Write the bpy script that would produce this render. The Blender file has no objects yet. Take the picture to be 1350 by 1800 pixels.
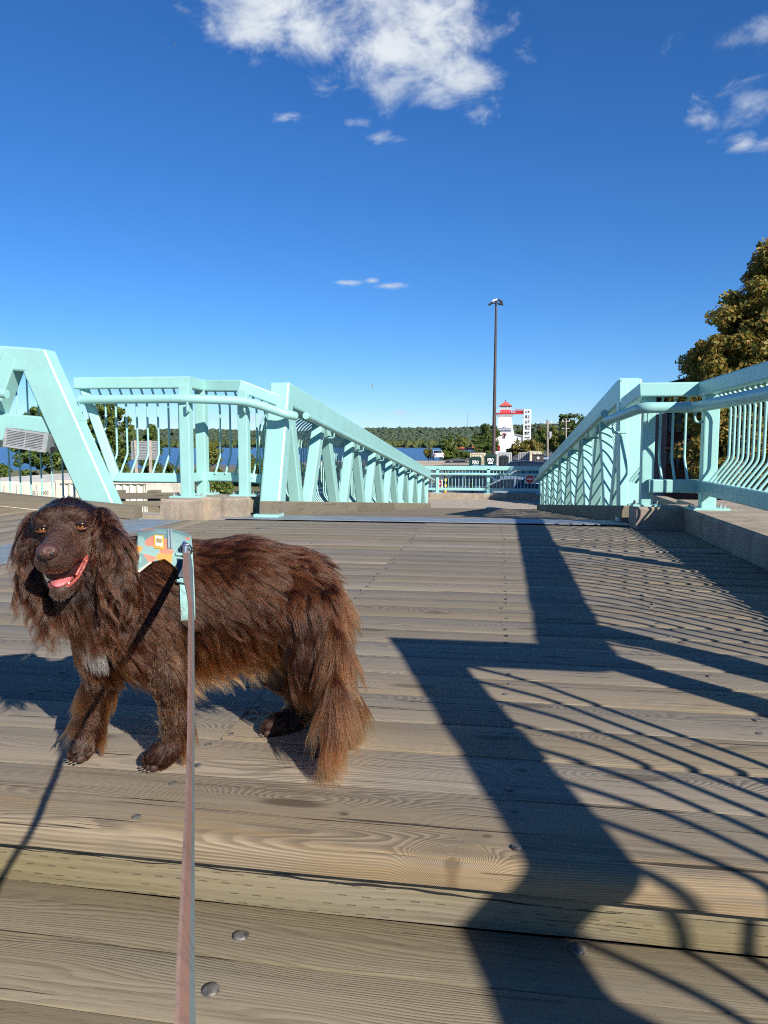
import bpy, bmesh, math, random
import numpy as np
from mathutils import Vector, Matrix, noise as mnoise
random.seed(7)
R = math.radians
sc = bpy.context.scene
COL = sc.collection

# ------------------------------------------------------------------ camera
CAM = np.array([0.0, 0.0, 0.70])
YAW, PIT, FPX = R(9.0), R(5.3), 1294.0
cd = bpy.data.cameras.new('camera'); cam = bpy.data.objects.new('camera', cd); COL.objects.link(cam)
cam.location = CAM; cam.rotation_euler = (R(90) - PIT, 0, YAW)
cd.sensor_fit = 'HORIZONTAL'; cd.sensor_width = 36.0; cd.lens = 36.0 * FPX / 1350.0
cd.clip_start = 0.02; cd.clip_end = 20000
sc.camera = cam
FW = np.array([-math.sin(YAW) * math.cos(PIT), math.cos(YAW) * math.cos(PIT), -math.sin(PIT)])
RT = np.array([math.cos(YAW), math.sin(YAW), 0.0]); UP = np.cross(RT, FW)
def ray(x, y): return FW + RT * (x - 675.0) / FPX - UP * (y - 900.0) / FPX
def at(x, y, Y):            # point seen at photo pixel (x, y) standing at world depth Y
    d = ray(x, y); return CAM + d * (Y / d[1])
def atd(x, y, D): return CAM + ray(x, y) * D
def atz(x, y, z):
    d = ray(x, y); return CAM + d * ((z - CAM[2]) / d[2])

# ------------------------------------------------------------------ sky, sun, exposure
SUN_EL = R(30.0); SD = np.array([0.69, -0.724]); SD = SD / np.linalg.norm(SD)
SUN = Vector((SD[0] * math.cos(SUN_EL), SD[1] * math.cos(SUN_EL), math.sin(SUN_EL)))
w = bpy.data.worlds.new('World'); sc.world = w; w.use_nodes = True
wt = w.node_tree; wt.nodes.clear()
def NN(t, typ, **kw):
    n = t.nodes.new(typ)
    for k, v in kw.items(): setattr(n, k, v)
    return n
def lnk(t, a, b): t.links.new(a, b)
def MA(t, op, a, b=None, c=None, clamp=False):
    n = t.nodes.new('ShaderNodeMath'); n.operation = op; n.use_clamp = clamp
    for i, v in enumerate((a, b, c)):
        if v is None: continue
        if isinstance(v, (int, float)): n.inputs[i].default_value = v
        else: t.links.new(v, n.inputs[i])
    return n.outputs[0]
def VM(t, op, a, b=None):
    n = t.nodes.new('ShaderNodeVectorMath'); n.operation = op
    for i, v in enumerate((a, b)):
        if v is None: continue
        if isinstance(v, (tuple, list, np.ndarray, Vector)): n.inputs[i].default_value = tuple(v)
        else: t.links.new(v, n.inputs[i])
    return n
def SS(t, v, lo, hi):       # smoothstep
    n = t.nodes.new('ShaderNodeMapRange'); n.interpolation_type = 'SMOOTHSTEP'
    t.links.new(v, n.inputs[0]); n.inputs[1].default_value = lo; n.inputs[2].default_value = hi
    return n.outputs[0]
SKY_STRENGTH = 0.089
sky = NN(wt, 'ShaderNodeTexSky', sky_type='NISHITA', sun_disc=False)
sky.sun_elevation = SUN_EL; sky.sun_rotation = math.atan2(SUN.x, SUN.y)
sky.altitude = 500; sky.air_density = 1.0; sky.dust_density = 0.0; sky.ozone_density = 10
bg = NN(wt, 'ShaderNodeBackground'); bg.inputs[1].default_value = SKY_STRENGTH
hs = NN(wt, 'ShaderNodeHueSaturation'); hs.inputs['Hue'].default_value = .503; hs.inputs['Saturation'].default_value = 1.09; hs.inputs['Value'].default_value = 1.0
lnk(wt, sky.outputs[0], hs.inputs['Color']); lnk(wt, hs.outputs[0], bg.inputs[0])
tc = NN(wt, 'ShaderNodeTexCoord'); dirv = tc.outputs['Generated']
# cumulus scraps: soft ellipses round a sky direction, broken up by noise
CL = [(580, 15, 215, 76, 1.0), (455, 42, 92, 56, .85), (715, 58, 150, 72, 1.0), (670, 122, 82, 58, .9), (650, 148, 54, 30, .7), (808, 128, 76, 38, .85),
      (752, 158, 58, 26, .7), (915, 92, 34, 24, .5), (860, 195, 45, 25, .42), (370, 45, 24, 26, .55), (560, 150, 60, 30, .45), (512, 207, 50, 13, .75), (625, 216, 30, 12, .75), (665, 241, 40, 10, .4),
      (1285, 75, 74, 36, .42), (1345, 50, 30, 36, .55), (1312, 178, 62, 42, .62), (1240, 208, 26, 10, .40), (1305, 251, 44, 20, .52),
      (606, 497, 34, 6, .62), (655, 493, 13, 6, .6), (685, 503, 31, 7, .62),
      (698, 726, 24, 5, .40), (765, 726, 16, 4, .35), (790, 718, 22, 3, .3), (400, 735, 90, 8, .35), (250, 742, 80, 9, .35)]
nz = NN(wt, 'ShaderNodeTexNoise'); nz.inputs['Scale'].default_value = 13; nz.inputs['Detail'].default_value = 9; nz.inputs['Roughness'].default_value = .64; nz.inputs['Distortion'].default_value = .35
sv = VM(wt, 'MULTIPLY', dirv, (1, 1, 1.7)); lnk(wt, sv.outputs[0], nz.inputs['Vector'])
field = None
for (px, py, a, b, amp) in CL:
    c = ray(px, py); c = c / np.linalg.norm(c); r_ = np.cross(c, (0, 0, 1)); r_ /= np.linalg.norm(r_); u_ = np.cross(r_, c)
    dc = VM(wt, 'DOT_PRODUCT', dirv, c).outputs['Value']
    dr = VM(wt, 'DOT_PRODUCT', dirv, r_ * FPX / a).outputs['Value']; du = VM(wt, 'DOT_PRODUCT', dirv, u_ * FPX / b).outputs['Value']
    e = MA(wt, 'SQRT', MA(wt, 'ADD', MA(wt, 'MULTIPLY', dr, dr), MA(wt, 'MULTIPLY', du, du)))
    m = MA(wt, 'MULTIPLY', MA(wt, 'SUBTRACT', 1.25, e), amp)
    m = MA(wt, 'MULTIPLY', m, MA(wt, 'GREATER_THAN', dc, 0.2))
    field = m if field is None else MA(wt, 'MAXIMUM', field, m)
field = MA(wt, 'MINIMUM', field, 0.75)
dens = MA(wt, 'ADD', MA(wt, 'MULTIPLY', MA(wt, 'SUBTRACT', nz.outputs['Fac'], .5), 2.5), MA(wt, 'SUBTRACT', field, .22))
dens = MA(wt, 'MULTIPLY', dens, MA(wt, 'GREATER_THAN', field, 0.0))
cov = MA(wt, 'MULTIPLY', SS(wt, dens, -0.03, 0.85), 0.93)
nz2 = NN(wt, 'ShaderNodeTexNoise'); nz2.inputs['Scale'].default_value = 9; nz2.inputs['Detail'].default_value = 5
lnk(wt, VM(wt, 'ADD', sv.outputs[0], (.015, -.02, .03)).outputs[0], nz2.inputs['Vector'])
cr = NN(wt, 'ShaderNodeValToRGB'); cr.color_ramp.elements[0].position = .36; cr.color_ramp.elements[0].color = (.42, .49, .60, 1); cr.color_ramp.elements[1].position = .62; cr.color_ramp.elements[1].color = (.68, .72, .75, 1)  # grey end of the ramp paints the clouds' shaded parts
lnk(wt, nz2.outputs['Fac'], cr.inputs[0])
bgc = NN(wt, 'ShaderNodeBackground'); bgc.inputs[1].default_value = 0.80; lnk(wt, cr.outputs[0], bgc.inputs[0])
mx = NN(wt, 'ShaderNodeMixShader'); lnk(wt, cov, mx.inputs[0]); lnk(wt, bg.outputs[0], mx.inputs[1]); lnk(wt, bgc.outputs[0], mx.inputs[2])
wo = NN(wt, 'ShaderNodeOutputWorld'); lnk(wt, mx.outputs[0], wo.inputs[0])
sl = bpy.data.lights.new('sun', 'SUN'); sl.energy = 5.0; sl.angle = R(0.53); sl.color = (1.0, 0.945, 0.84)
so = bpy.data.objects.new('sun', sl); COL.objects.link(so); so.location = (20, -20, 30); so.rotation_euler = SUN.to_track_quat('Z', 'Y').to_euler()
sc.view_settings.view_transform = 'Standard'; sc.view_settings.look = 'None'; sc.view_settings.gamma = 1; sc.view_settings.exposure = 0.62
sc.view_settings.use_curve_mapping = False
sc.cycles.use_denoising = False; sc.cycles.filter_width = 1.1
sc.cycles.max_bounces = 8; sc.cycles.transparent_max_bounces = 12

# ------------------------------------------------------------------ object helpers
def tag(o, label=None, cat=None, group=None, kind=None):
    if label: o['label'] = label
    if cat: o['category'] = cat
    if group: o['group'] = group
    if kind: o['kind'] = kind
    return o
def thing(name, label, cat, loc=(0, 0, 0), group=None):
    o = bpy.data.objects.new(name, None); COL.objects.link(o); o.location = Vector(tuple(loc)); o.empty_display_size = .1
    return tag(o, label, cat, group)
def wloc(o):
    v = Vector((0, 0, 0))
    while o is not None: v = v + Vector(o.location); o = o.parent
    return v
def link(name, me, parent=None, loc=None, rot=None):
    o = bpy.data.objects.new(name, me); COL.objects.link(o)
    if parent is not None: o.parent = parent
    if loc is not None: o.location = Vector(tuple(loc))
    if rot is not None: o.rotation_euler = rot
    return o
def mesh_np(name, v, f, mat=None, smooth=None):      # v (n,3), f list or (m,k) array
    me = bpy.data.meshes.new(name)
    if isinstance(f, np.ndarray):
        v = np.asarray(v, np.float32); m, k = f.shape
        me.vertices.add(len(v)); me.vertices.foreach_set('co', v.ravel())
        me.loops.add(m * k); me.loops.foreach_set('vertex_index', f.ravel().astype(np.int32))
        me.polygons.add(m); me.polygons.foreach_set('loop_start', np.arange(0, m * k, k, dtype=np.int32))
        me.update(calc_edges=True); me.validate()
    else:
        me.from_pydata([tuple(p) for p in v], [], f); me.update()
    if smooth is not None:
        me.polygons.foreach_set('use_smooth', [True] * len(me.polygons))
        if smooth < 180: me.set_sharp_from_angle(angle=R(smooth))
    if mat: me.materials.append(mat)
    return me
class MB:
    """collects shapes into one mesh"""
    def __init__(s): s.v = []; s.f = []; s.sm = 15
    def add(s, v, f):
        n = len(s.v); s.v += [tuple(map(float, p)) for p in v]; s.f += [tuple(i + n for i in q) for q in f]; return s
    def box(s, a, b):
        x0, y0, z0 = a; x1, y1, z1 = b
        return s.add([(x0,y0,z0),(x1,y0,z0),(x1,y1,z0),(x0,y1,z0),(x0,y0,z1),(x1,y0,z1),(x1,y1,z1),(x0,y1,z1)],
                     [(0,3,2,1),(4,5,6,7),(0,1,5,4),(1,2,6,5),(2,3,7,6),(3,0,4,7)])
    def sweep(s, path, sec, up=(0, 0, 1), cap=True, closed=False):
        """sec: list of (side, up) offsets, swept along path with mitred joints"""
        P = [np.array(p, float) for p in path]; n = len(P); m = len(sec); rings = []; up = np.array(up, float)
        for i in range(n):
            if closed: a, b = P[i] - P[i-1], P[(i+1) % n] - P[i]
            else:
                a = P[i] - P[i-1] if i > 0 else P[1] - P[0]; b = P[i+1] - P[i] if i < n-1 else P[-1] - P[-2]
            a = a / (np.linalg.norm(a) + 1e-9); b = b / (np.linalg.norm(b) + 1e-9)
            t = a + b; t /= (np.linalg.norm(t) + 1e-9); k = 1 / max(.35, float(np.dot(t, b)))
            sd = np.cross(t, up); ln = np.linalg.norm(sd)
            if ln < 1e-4: sd = np.array((1., 0, 0))
            else: sd /= ln
            u2 = np.cross(sd, t)
            bend = b - a; bl = np.linalg.norm(bend)
            ring = []
            for (x, y) in sec:
                o = sd * x + u2 * y
                if bl > 1e-4:
                    bn = bend / bl; o = o + bn * np.dot(o, bn) * (k - 1)
                ring.append(P[i] + o)
            rings.append(ring)
        v = [p for r_ in rings for p in r_]; f = []
        for i in range(n if closed else n-1):
            j = (i + 1) % n
            for q in range(m):
                q2 = (q + 1) % m; f.append((i*m+q, i*m+q2, j*m+q2, j*m+q))
        if cap and not closed: f.append(tuple(range(m-1, -1, -1))); f.append(tuple((n-1)*m + q for q in range(m)))
        return s.add(v, f)
    def tube(s, path, r, seg=8, up=(0.03, 0.02, 1), cap=True, closed=False):
        s.sm = 80
        return s.sweep(path, [(r*math.cos(2*math.pi*k/seg), r*math.sin(2*math.pi*k/seg)) for k in range(seg)], up, cap, closed)
    def beam(s, p0, p1, w_, h_, up=(0, 0, 1), c=.012):
        return s.sweep([p0, p1], rrect(w_, h_, c), up)
    def prism(s, poly, z0, z1, c=0.0):
        n = len(poly)
        if c <= 0:
            v = [(x, y, z0) for x, y in poly] + [(x, y, z1) for x, y in poly]
            f = [tuple(range(n-1, -1, -1)), tuple(range(n, 2*n))] + [(i, (i+1) % n, n+(i+1) % n, n+i) for i in range(n)]
            return s.add(v, f)
        cx = sum(p[0] for p in poly)/n; cy = sum(p[1] for p in poly)/n
        inn = offset_poly(poly, c)
        v = [(x, y, z0) for x, y in poly] + [(x, y, z1-c) for x, y in poly] + [(x, y, z1) for x, y in inn]
        f = [tuple(range(n-1, -1, -1)), tuple(range(2*n, 3*n))]
        for k in (0, n): f += [(k+i, k+(i+1) % n, k+n+(i+1) % n, k+n+i) for i in range(n)]
        return s.add(v, f)
    def lathe(s, prof, c=(0, 0, 0), seg=16):     # prof [(r,z)]
        v = []; f = []; s.sm = max(s.sm, 40)
        for (r, z) in prof: v += [(c[0]+r*math.cos(2*math.pi*k/seg), c[1]+r*math.sin(2*math.pi*k/seg), c[2]+z) for k in range(seg)]
        for i in range(len(prof)-1):
            for k in range(seg): k2 = (k+1) % seg; f.append((i*seg+k, i*seg+k2, (i+1)*seg+k2, (i+1)*seg+k))
        f.append(tuple(range(seg-1, -1, -1))); f.append(tuple((len(prof)-1)*seg+k for k in range(seg)))
        return s.add(v, f)
    def frame(s, origin, ax, ay, az):           # move what was collected into a local frame
        o = np.array(origin); A = np.array([ax, ay, az]); s.v = [tuple(o + np.array(p) @ A) for p in s.v]; return s
    def mesh(s, name, mat=None, origin=(0, 0, 0), smooth=None):
        o = np.array(tuple(origin)); return mesh_np(name, [np.array(p) - o for p in s.v], s.f, mat, s.sm if smooth is None else smooth)
    def build(s, name, mat, parent=None, label=None, loc=None, smooth=None):
        """mesh collected in world coordinates; loc gives it an origin of its own"""
        base = wloc(parent) if parent is not None else Vector((0, 0, 0))
        org = base if loc is None else Vector(tuple(loc))
        o = link(name, s.mesh(name, mat, org, smooth), parent, org - base)
        if label: o['label'] = label
        return o
def offset_poly(poly, c):
    n = len(poly); out = []
    for i in range(n):
        p0, p1, p2 = (np.array(poly[(i+k) % n], float) for k in (-1, 0, 1))
        a = (p1-p0)/np.linalg.norm(p1-p0); b = (p2-p1)/np.linalg.norm(p2-p1)
        na = np.array((-a[1], a[0])); nb = np.array((-b[1], b[0])); m = na + nb; m /= np.linalg.norm(m)
        out.append(tuple(p1 + m * c / max(.3, float(np.dot(m, na)))))
    return out
def rrect(w_, h_, c=.01):
    a, b = w_/2, h_/2; d = c*.3
    return [(a-c,-b),(a-d,-b+d),(a,-b+c),(a,b-c),(a-d,b-d),(a-c,b),(-a+c,b),(-a+d,b-d),(-a,b-c),(-a,-b+c),(-a+d,-b+d),(-a+c,-b)]
def rounded(path, r, seg=4):                     # round the corners of a polyline
    P = [np.array(p, float) for p in path]; out = [P[0]]
    for i in range(1, len(P)-1):
        a, b, c = P[i-1], P[i], P[i+1]; u = (a-b); v = (c-b); lu, lv = np.linalg.norm(u), np.linalg.norm(v)
        d = min(r, lu*.45, lv*.45); p0 = b + u/lu*d; p1 = b + v/lv*d
        for k in range(seg+1):
            t = k/seg; out.append((1-t)**2*p0 + 2*t*(1-t)*b + t*t*p1)
    return out + [P[-1]]
# ------------------------------------------------------------------ materials
def newmat(name):
    m = bpy.data.materials.new(name); m.use_nodes = True; t = m.node_tree; b = t.nodes['Principled BSDF']
    return m, t, b
def rgb(t, c): n = t.nodes.new('ShaderNodeRGB'); n.outputs[0].default_value = (*c, 1); return n.outputs[0]
def mixc(t, fac, a, b, mode='MIX'):
    n = t.nodes.new('ShaderNodeMix'); n.data_type = 'RGBA'; n.blend_type = mode
    for sock, v in ((n.inputs[0], fac), (n.inputs[6], a), (n.inputs[7], b)):
        if isinstance(v, (int, float)): sock.default_value = v
        elif isinstance(v, tuple): sock.default_value = (*v, 1)
        else: t.links.new(v, sock)
    return n.outputs[2]
def noise(t, vec, scale=(1, 1, 1), s=1.0, detail=3, rough=.55, dist=0.0):
    n = t.nodes.new('ShaderNodeTexNoise'); n.inputs['Scale'].default_value = s; n.inputs['Detail'].default_value = detail; n.inputs['Roughness'].default_value = rough; n.inputs['Distortion'].default_value = dist
    if vec is not None: t.links.new(VM(t, 'MULTIPLY', vec, scale).outputs[0], n.inputs['Vector'])
    return n.outputs['Fac']
def bump(t, b, h, strength=.3, dist=.01):
    n = t.nodes.new('ShaderNodeBump'); n.inputs['Strength'].default_value = strength; n.inputs['Distance'].default_value = dist
    t.links.new(h, n.inputs['Height']); t.links.new(n.outputs[0], b.inputs['Normal'])
def plain(name, col, rough=.5, metal=0.0, var=.12, scale=8.0, bumpy=0.0, spec=.5, coord='Object', col2=None):
    """a coloured surface with mottling and fine relief"""
    m, t, b = newmat(name); co = t.nodes.new('ShaderNodeTexCoord').outputs[coord]
    n = noise(t, co, s=scale, detail=6, rough=.65)
    f = MA(t, 'MULTIPLY', MA(t, 'SUBTRACT', n, .5), 2.0)
    c2 = col2 or tuple(c * (1 - 2.2*var) for c in col)
    lo = mixc(t, SS(t, n, .35, .7), tuple(min(1, c*(1+var*.6)) for c in col), c2) if var > 0 else rgb(t, col)
    t.links.new(lo, b.inputs['Base Color']); b.inputs['Roughness'].default_value = rough; b.inputs['Metallic'].default_value = metal
    b.inputs['Specular IOR Level'].default_value = spec
    if bumpy > 0: bump(t, b, noise(t, co, s=scale*9, detail=4), bumpy, .006)
    return m
def mat_teal(name='mint_paint', base=(.30, .555, .52)):
    m, t, b = newmat(name); g = t.nodes.new('ShaderNodeNewGeometry').outputs['Position']
    n1 = noise(t, g, s=2.2, detail=5, rough=.7); n2 = noise(t, g, (1, 1, .25), s=22, detail=4, rough=.7); n3 = noise(t, g, s=70, detail=2)
    c = mixc(t, SS(t, n1, .35, .75), base, tuple(x*.9 for x in base))
    c = mixc(t, MA(t, 'MULTIPLY', SS(t, n2, .58, .76), .34), c, (.25, .31, .27))
    c = mixc(t, MA(t, 'MULTIPLY', SS(t, n3, .71, .76), .65), c, (.15, .10, .07))
    t.links.new(c, b.inputs['Base Color']); b.inputs['Roughness'].default_value = .36
    t.links.new(MA(t, 'ADD', MA(t, 'MULTIPLY', n2, .25), .24), b.inputs['Roughness'])
    bump(t, b, MA(t, 'ADD', noise(t, g, s=160, detail=2), MA(t, 'MULTIPLY', n1, 2.0)), .06, .004)
    return m
def mat_wood(name, light=(.285, .230, .162), dark=(.140, .110, .076), grey=(.255, .222, .178), along='X', stain=0.0, incise=0.0, green=0.0, ring=165.0, knots=1.0, knot_at=()):
    m, t, b = newmat(name); tcn = t.nodes.new('ShaderNodeTexCoord'); oi = t.nodes.new('ShaderNodeObjectInfo')
    co = tcn.outputs['Object']
    if along == 'Y':
        s_ = t.nodes.new('ShaderNodeSeparateXYZ'); t.links.new(co, s_.inputs[0]); cb = t.nodes.new('ShaderNodeCombineXYZ')
        t.links.new(s_.outputs[1], cb.inputs[0]); t.links.new(s_.outputs[0], cb.inputs[1]); t.links.new(s_.outputs[2], cb.inputs[2]); co = cb.outputs[0]
    rnd = oi.outputs['Random']
    cb = t.nodes.new('ShaderNodeCombineXYZ'); t.links.new(MA(t, 'MULTIPLY', rnd, 61.0), cb.inputs[0]); t.links.new(MA(t, 'MULTIPLY', rnd, 17.3), cb.inputs[1]); t.links.new(MA(t, 'MULTIPLY', rnd, 9.1), cb.inputs[2])
    p = VM(t, 'ADD', co, cb.outputs[0]).outputs[0]
    sp = t.nodes.new('ShaderNodeSeparateXYZ'); t.links.new(p, sp.inputs[0]); spo = t.nodes.new('ShaderNodeSeparateXYZ'); t.links.new(co, spo.inputs[0])
    # knots
    vo = t.nodes.new('ShaderNodeTexVoronoi'); vo.voronoi_dimensions = '2D'; vo.inputs['Scale'].default_value = 1.0; vo.inputs['Randomness'].default_value = 1.0
    warp = noise(t, p, (3, 14, 3), detail=2)
    kv = VM(t, 'ADD', VM(t, 'MULTIPLY', p, (.62, 2.5, 0)).outputs[0], (0, 0, 0)).outputs[0]; t.links.new(kv, vo.inputs['Vector'])
    d = MA(t, 'ADD', vo.outputs['Distance'], MA(t, 'MULTIPLY', MA(t, 'SUBTRACT', warp, .5), .05))
    for (kx_, ky_, ks_) in knot_at:
        u_ = MA(t, 'MULTIPLY', MA(t, 'SUBTRACT', spo.outputs[0], kx_), 2.0/ks_); v_ = MA(t, 'MULTIPLY', MA(t, 'SUBTRACT', spo.outputs[1], ky_), 2.9/ks_)
        d = MA(t, 'MINIMUM', d, MA(t, 'ADD', MA(t, 'SQRT', MA(t, 'ADD', MA(t, 'MULTIPLY', u_, u_), MA(t, 'MULTIPLY', v_, v_))), MA(t, 'MULTIPLY', MA(t, 'SUBTRACT', warp, .5), .03)))
    hill = MA(t, 'EXPONENT', MA(t, 'MULTIPLY', MA(t, 'MULTIPLY', d, d), -60.0))
    n1 = noise(t, p, (.75, 4.6, 2.0), detail=2, rough=.4); n2 = noise(t, p, (3.2, 26, 10), detail=3, rough=.5)
    F = MA(t, 'ADD', MA(t, 'MULTIPLY', sp.outputs[1], ring), MA(t, 'ADD', MA(t, 'MULTIPLY', n1, ring*.36), MA(t, 'ADD', MA(t, 'MULTIPLY', n2, 2.6), MA(t, 'MULTIPLY', hill, 16.0*knots))))
    F = MA(t, 'ADD', F, MA(t, 'MULTIPLY', sp.outputs[2], ring))
    fr = MA(t, 'FRACT', F)
    saw = MA(t, 'MULTIPLY', SS(t, fr, .08, .72), MA(t, 'SUBTRACT', 1.0, SS(t, fr, .86, 1.0)))     # early wood up to late wood
    fib = noise(t, p, (5, 420, 300), detail=4, rough=.6); fib2 = noise(t, p, (1.3, 60, 40), detail=5, rough=.7)
    crk = SS(t, noise(t, p, (1.6, 95, 60), detail=3, rough=.5, dist=.25), .655, .70)
    big = noise(t, p, (.8, 3.0, 2), detail=4, rough=.6)
    saw = MA(t, 'ADD', MA(t, 'MULTIPLY', MA(t, 'SUBTRACT', saw, .45), SS(t, noise(t, p, (1.6, 9, 4), detail=3), .36, .62)), .45)
    g = MA(t, 'ADD', MA(t, 'MULTIPLY', saw, .50), MA(t, 'MULTIPLY', fib, .55))
    c = mixc(t, SS(t, g, .22, .88), light, dark)
    c = mixc(t, MA(t, 'MULTIPLY', SS(t, big, .34, .66), .62), c, mixc(t, SS(t, fib2, .35, .68), grey, tuple(x*.66 for x in grey)))
    c = mixc(t, MA(t, 'MULTIPLY', SS(t, fib2, .56, .74), .6), c, tuple(x*.55 for x in dark))
    c = mixc(t, MA(t, 'MULTIPLY', SS(t, fib2, .42, .22), .35), c, tuple(min(1, x*1.45) for x in grey))
    kd = MA(t, 'MULTIPLY', SS(t, d, .05, .02), knots)
    c = mixc(t, MA(t, 'MULTIPLY', kd, .72), c, tuple(x*.62 for x in dark))
    if stain > 0:
        st = SS(t, MA(t, 'ADD', noise(t, co, (1.9, 22, 1), detail=4, rough=.6), MA(t, 'MULTIPLY', SS(t, spo.outputs[1], .02, -.07), .18)), .58, .70)
        c = mixc(t, MA(t, 'MULTIPLY', st, stain), c, mixc(t, SS(t, fib2, .4, .6), (.27, .175, .08), (.12, .10, .08)))
    if green > 0:
        c = mixc(t, MA(t, 'MULTIPLY', SS(t, noise(t, p, (1.1, 5, 5), detail=4), .25, .75), green), c, mixc(t, SS(t, fib2, .35, .7), (.235, .185, .075), (.165, .128, .050)))
    crk2 = crk
    if incise > 0:
        row = MA(t, 'MULTIPLY', MA(t, 'ADD', spo.outputs[1], MA(t, 'MULTIPLY', spo.outputs[2], 1.0)), 62.0); rf = MA(t, 'FRACT', MA(t, 'ADD', row, MA(t, 'MULTIPLY', n2, .35))); ri = MA(t, 'FLOOR', row)
        xx = MA(t, 'FRACT', MA(t, 'ADD', MA(t, 'MULTIPLY', spo.outputs[0], 23.0), MA(t, 'ADD', MA(t, 'MULTIPLY', ri, .37), MA(t, 'MULTIPLY', n1, .6))))
        dash = MA(t, 'MULTIPLY', MA(t, 'LESS_THAN', MA(t, 'ABSOLUTE', MA(t, 'SUBTRACT', rf, .5)), .055), MA(t, 'MULTIPLY', SS(t, xx, .30, .36), SS(t, xx, .74, .66)))
        dash = MA(t, 'MULTIPLY', dash, MA(t, 'MULTIPLY', SS(t, noise(t, p, (5, 20, 20), detail=2), .38, .55), incise))
        crk2 = MA(t, 'MAXIMUM', crk, dash)
    c = mixc(t, MA(t, 'MULTIPLY', crk2, .85), c, (.02, .016, .012))
    val = MA(t, 'ADD', .84, MA(t, 'MULTIPLY', MA(t, 'FRACT', MA(t, 'MULTIPLY', rnd, 7.31)), .30))
    hv = t.nodes.new('ShaderNodeHueSaturation'); t.links.new(c, hv.inputs['Color']); t.links.new(val, hv.inputs['Value'])
    t.links.new(MA(t, 'ADD', .80, MA(t, 'MULTIPLY', MA(t, 'FRACT', MA(t, 'MULTIPLY', rnd, 3.77)), .35)), hv.inputs['Saturation'])
    t.links.new(hv.outputs[0], b.inputs['Base Color']); b.inputs['Roughness'].default_value = .78; b.inputs['Specular IOR Level'].default_value = .25
    h = MA(t, 'SUBTRACT', MA(t, 'ADD', MA(t, 'MULTIPLY', saw, .5), MA(t, 'ADD', MA(t, 'MULTIPLY', fib, .45), MA(t, 'MULTIPLY', fib2, .9))), MA(t, 'MULTIPLY', crk2, 2.2))
    bump(t, b, h, .55, .0022)
    return m
def mat_concrete(name, a=(.40, .33, .255), b_=(.27, .225, .18), speck=1.0):
    m, t, b = newmat(name); g = t.nodes.new('ShaderNodeNewGeometry').outputs['Position']
    n = noise(t, g, s=5, detail=6, rough=.65); st = noise(t, g, (7, 7, .8), s=1.6, detail=4, rough=.6); pits = noise(t, g, s=55, detail=3, rough=.6)
    vo = t.nodes.new('ShaderNodeTexVoronoi'); vo.inputs['Scale'].default_value = 150; t.links.new(g, vo.inputs['Vector'])
    c = mixc(t, SS(t, n, .3, .7), a, b_)
    c = mixc(t, MA(t, 'MULTIPLY', SS(t, st, .5, .72), .5), c, tuple(x*.5 for x in b_))
    ag = mixc(t, .5, vo.outputs['Color'], (.32, .26, .20)); c = mixc(t, .45*speck, c, ag, 'SOFT_LIGHT')
    c = mixc(t, MA(t, 'MULTIPLY', SS(t, pits, .66, .74), .7), c, (.07, .06, .05))
    t.links.new(c, b.inputs['Base Color']); b.inputs['Roughness'].default_value = .9
    bump(t, b, MA(t, 'SUBTRACT', MA(t, 'MULTIPLY', pits, -.8), MA(t, 'MULTIPLY', vo.outputs['Distance'], .6)), .6, .006)
    return m
def mat_steelplate():
    m, t, b = newmat('galvanised_plate'); g = t.nodes.new('ShaderNodeNewGeometry').outputs['Position']
    n = noise(t, g, (1, 3, 1), s=6, detail=6, rough=.7); sc_ = noise(t, g, (2, 60, 1), s=2, detail=3)
    c = mixc(t, SS(t, n, .3, .7), (.30, .33, .37), (.19, .215, .25)); c = mixc(t, MA(t, 'MULTIPLY', SS(t, sc_, .6, .75), .5), c, (.45, .45, .44))
    c = mixc(t, MA(t, 'MULTIPLY', SS(t, noise(t, g, s=30, detail=4), .62, .75), .4), c, (.17, .13, .10))
    t.links.new(c, b.inputs['Base Color']); b.inputs['Metallic'].default_value = .35; b.inputs['Roughness'].default_value = .52
    bump(t, b, n, .2, .004); return m
def mat_leaf(name, cols, trans=.25, rough=.5):
    m, t, b = newmat(name); gi = t.nodes.new('ShaderNodeNewGeometry'); rp = t.nodes.new('ShaderNodeValToRGB'); e = rp.color_ramp.elements
    for i, c in enumerate(cols):
        x = i / max(1, len(cols)-1)
        el = e[i] if i < 2 else e.new(x)
        el.position = x; el.color = (*c, 1)
    t.links.new(gi.outputs['Random Per Island'], rp.inputs[0])
    n = noise(t, gi.outputs['Position'], s=.9, detail=3)
    c = mixc(t, MA(t, 'MULTIPLY', SS(t, n, .4, .7), .45), rp.outputs[0], tuple(x*.6 for x in cols[0]))
    t.links.new(c, b.inputs['Base Color']); b.inputs['Roughness'].default_value = rough; b.inputs['Specular IOR Level'].default_value = .3
    tr = t.nodes.new('ShaderNodeBsdfTranslucent'); t.links.new(c, tr.inputs[0])
    mxs = t.nodes.new('ShaderNodeMixShader'); mxs.inputs[0].default_value = trans
    out = t.nodes['Material Output']; t.links.new(b.outputs[0], mxs.inputs[1]); t.links.new(tr.outputs[0], mxs.inputs[2]); t.links.new(mxs.outputs[0], out.inputs[0])
    return m
def mat_glass(name, col=(.02, .03, .04), rough=.08):
    m, t, b = newmat(name); b.inputs['Base Color'].default_value = (*col, 1); b.inputs['Roughness'].default_value = rough; b.inputs['Specular IOR Level'].default_value = .9
    return m
TEAL = mat_teal(); TEAL_OLD = mat_teal('weathered_mint_paint', (.29,.52,.49))
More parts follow.
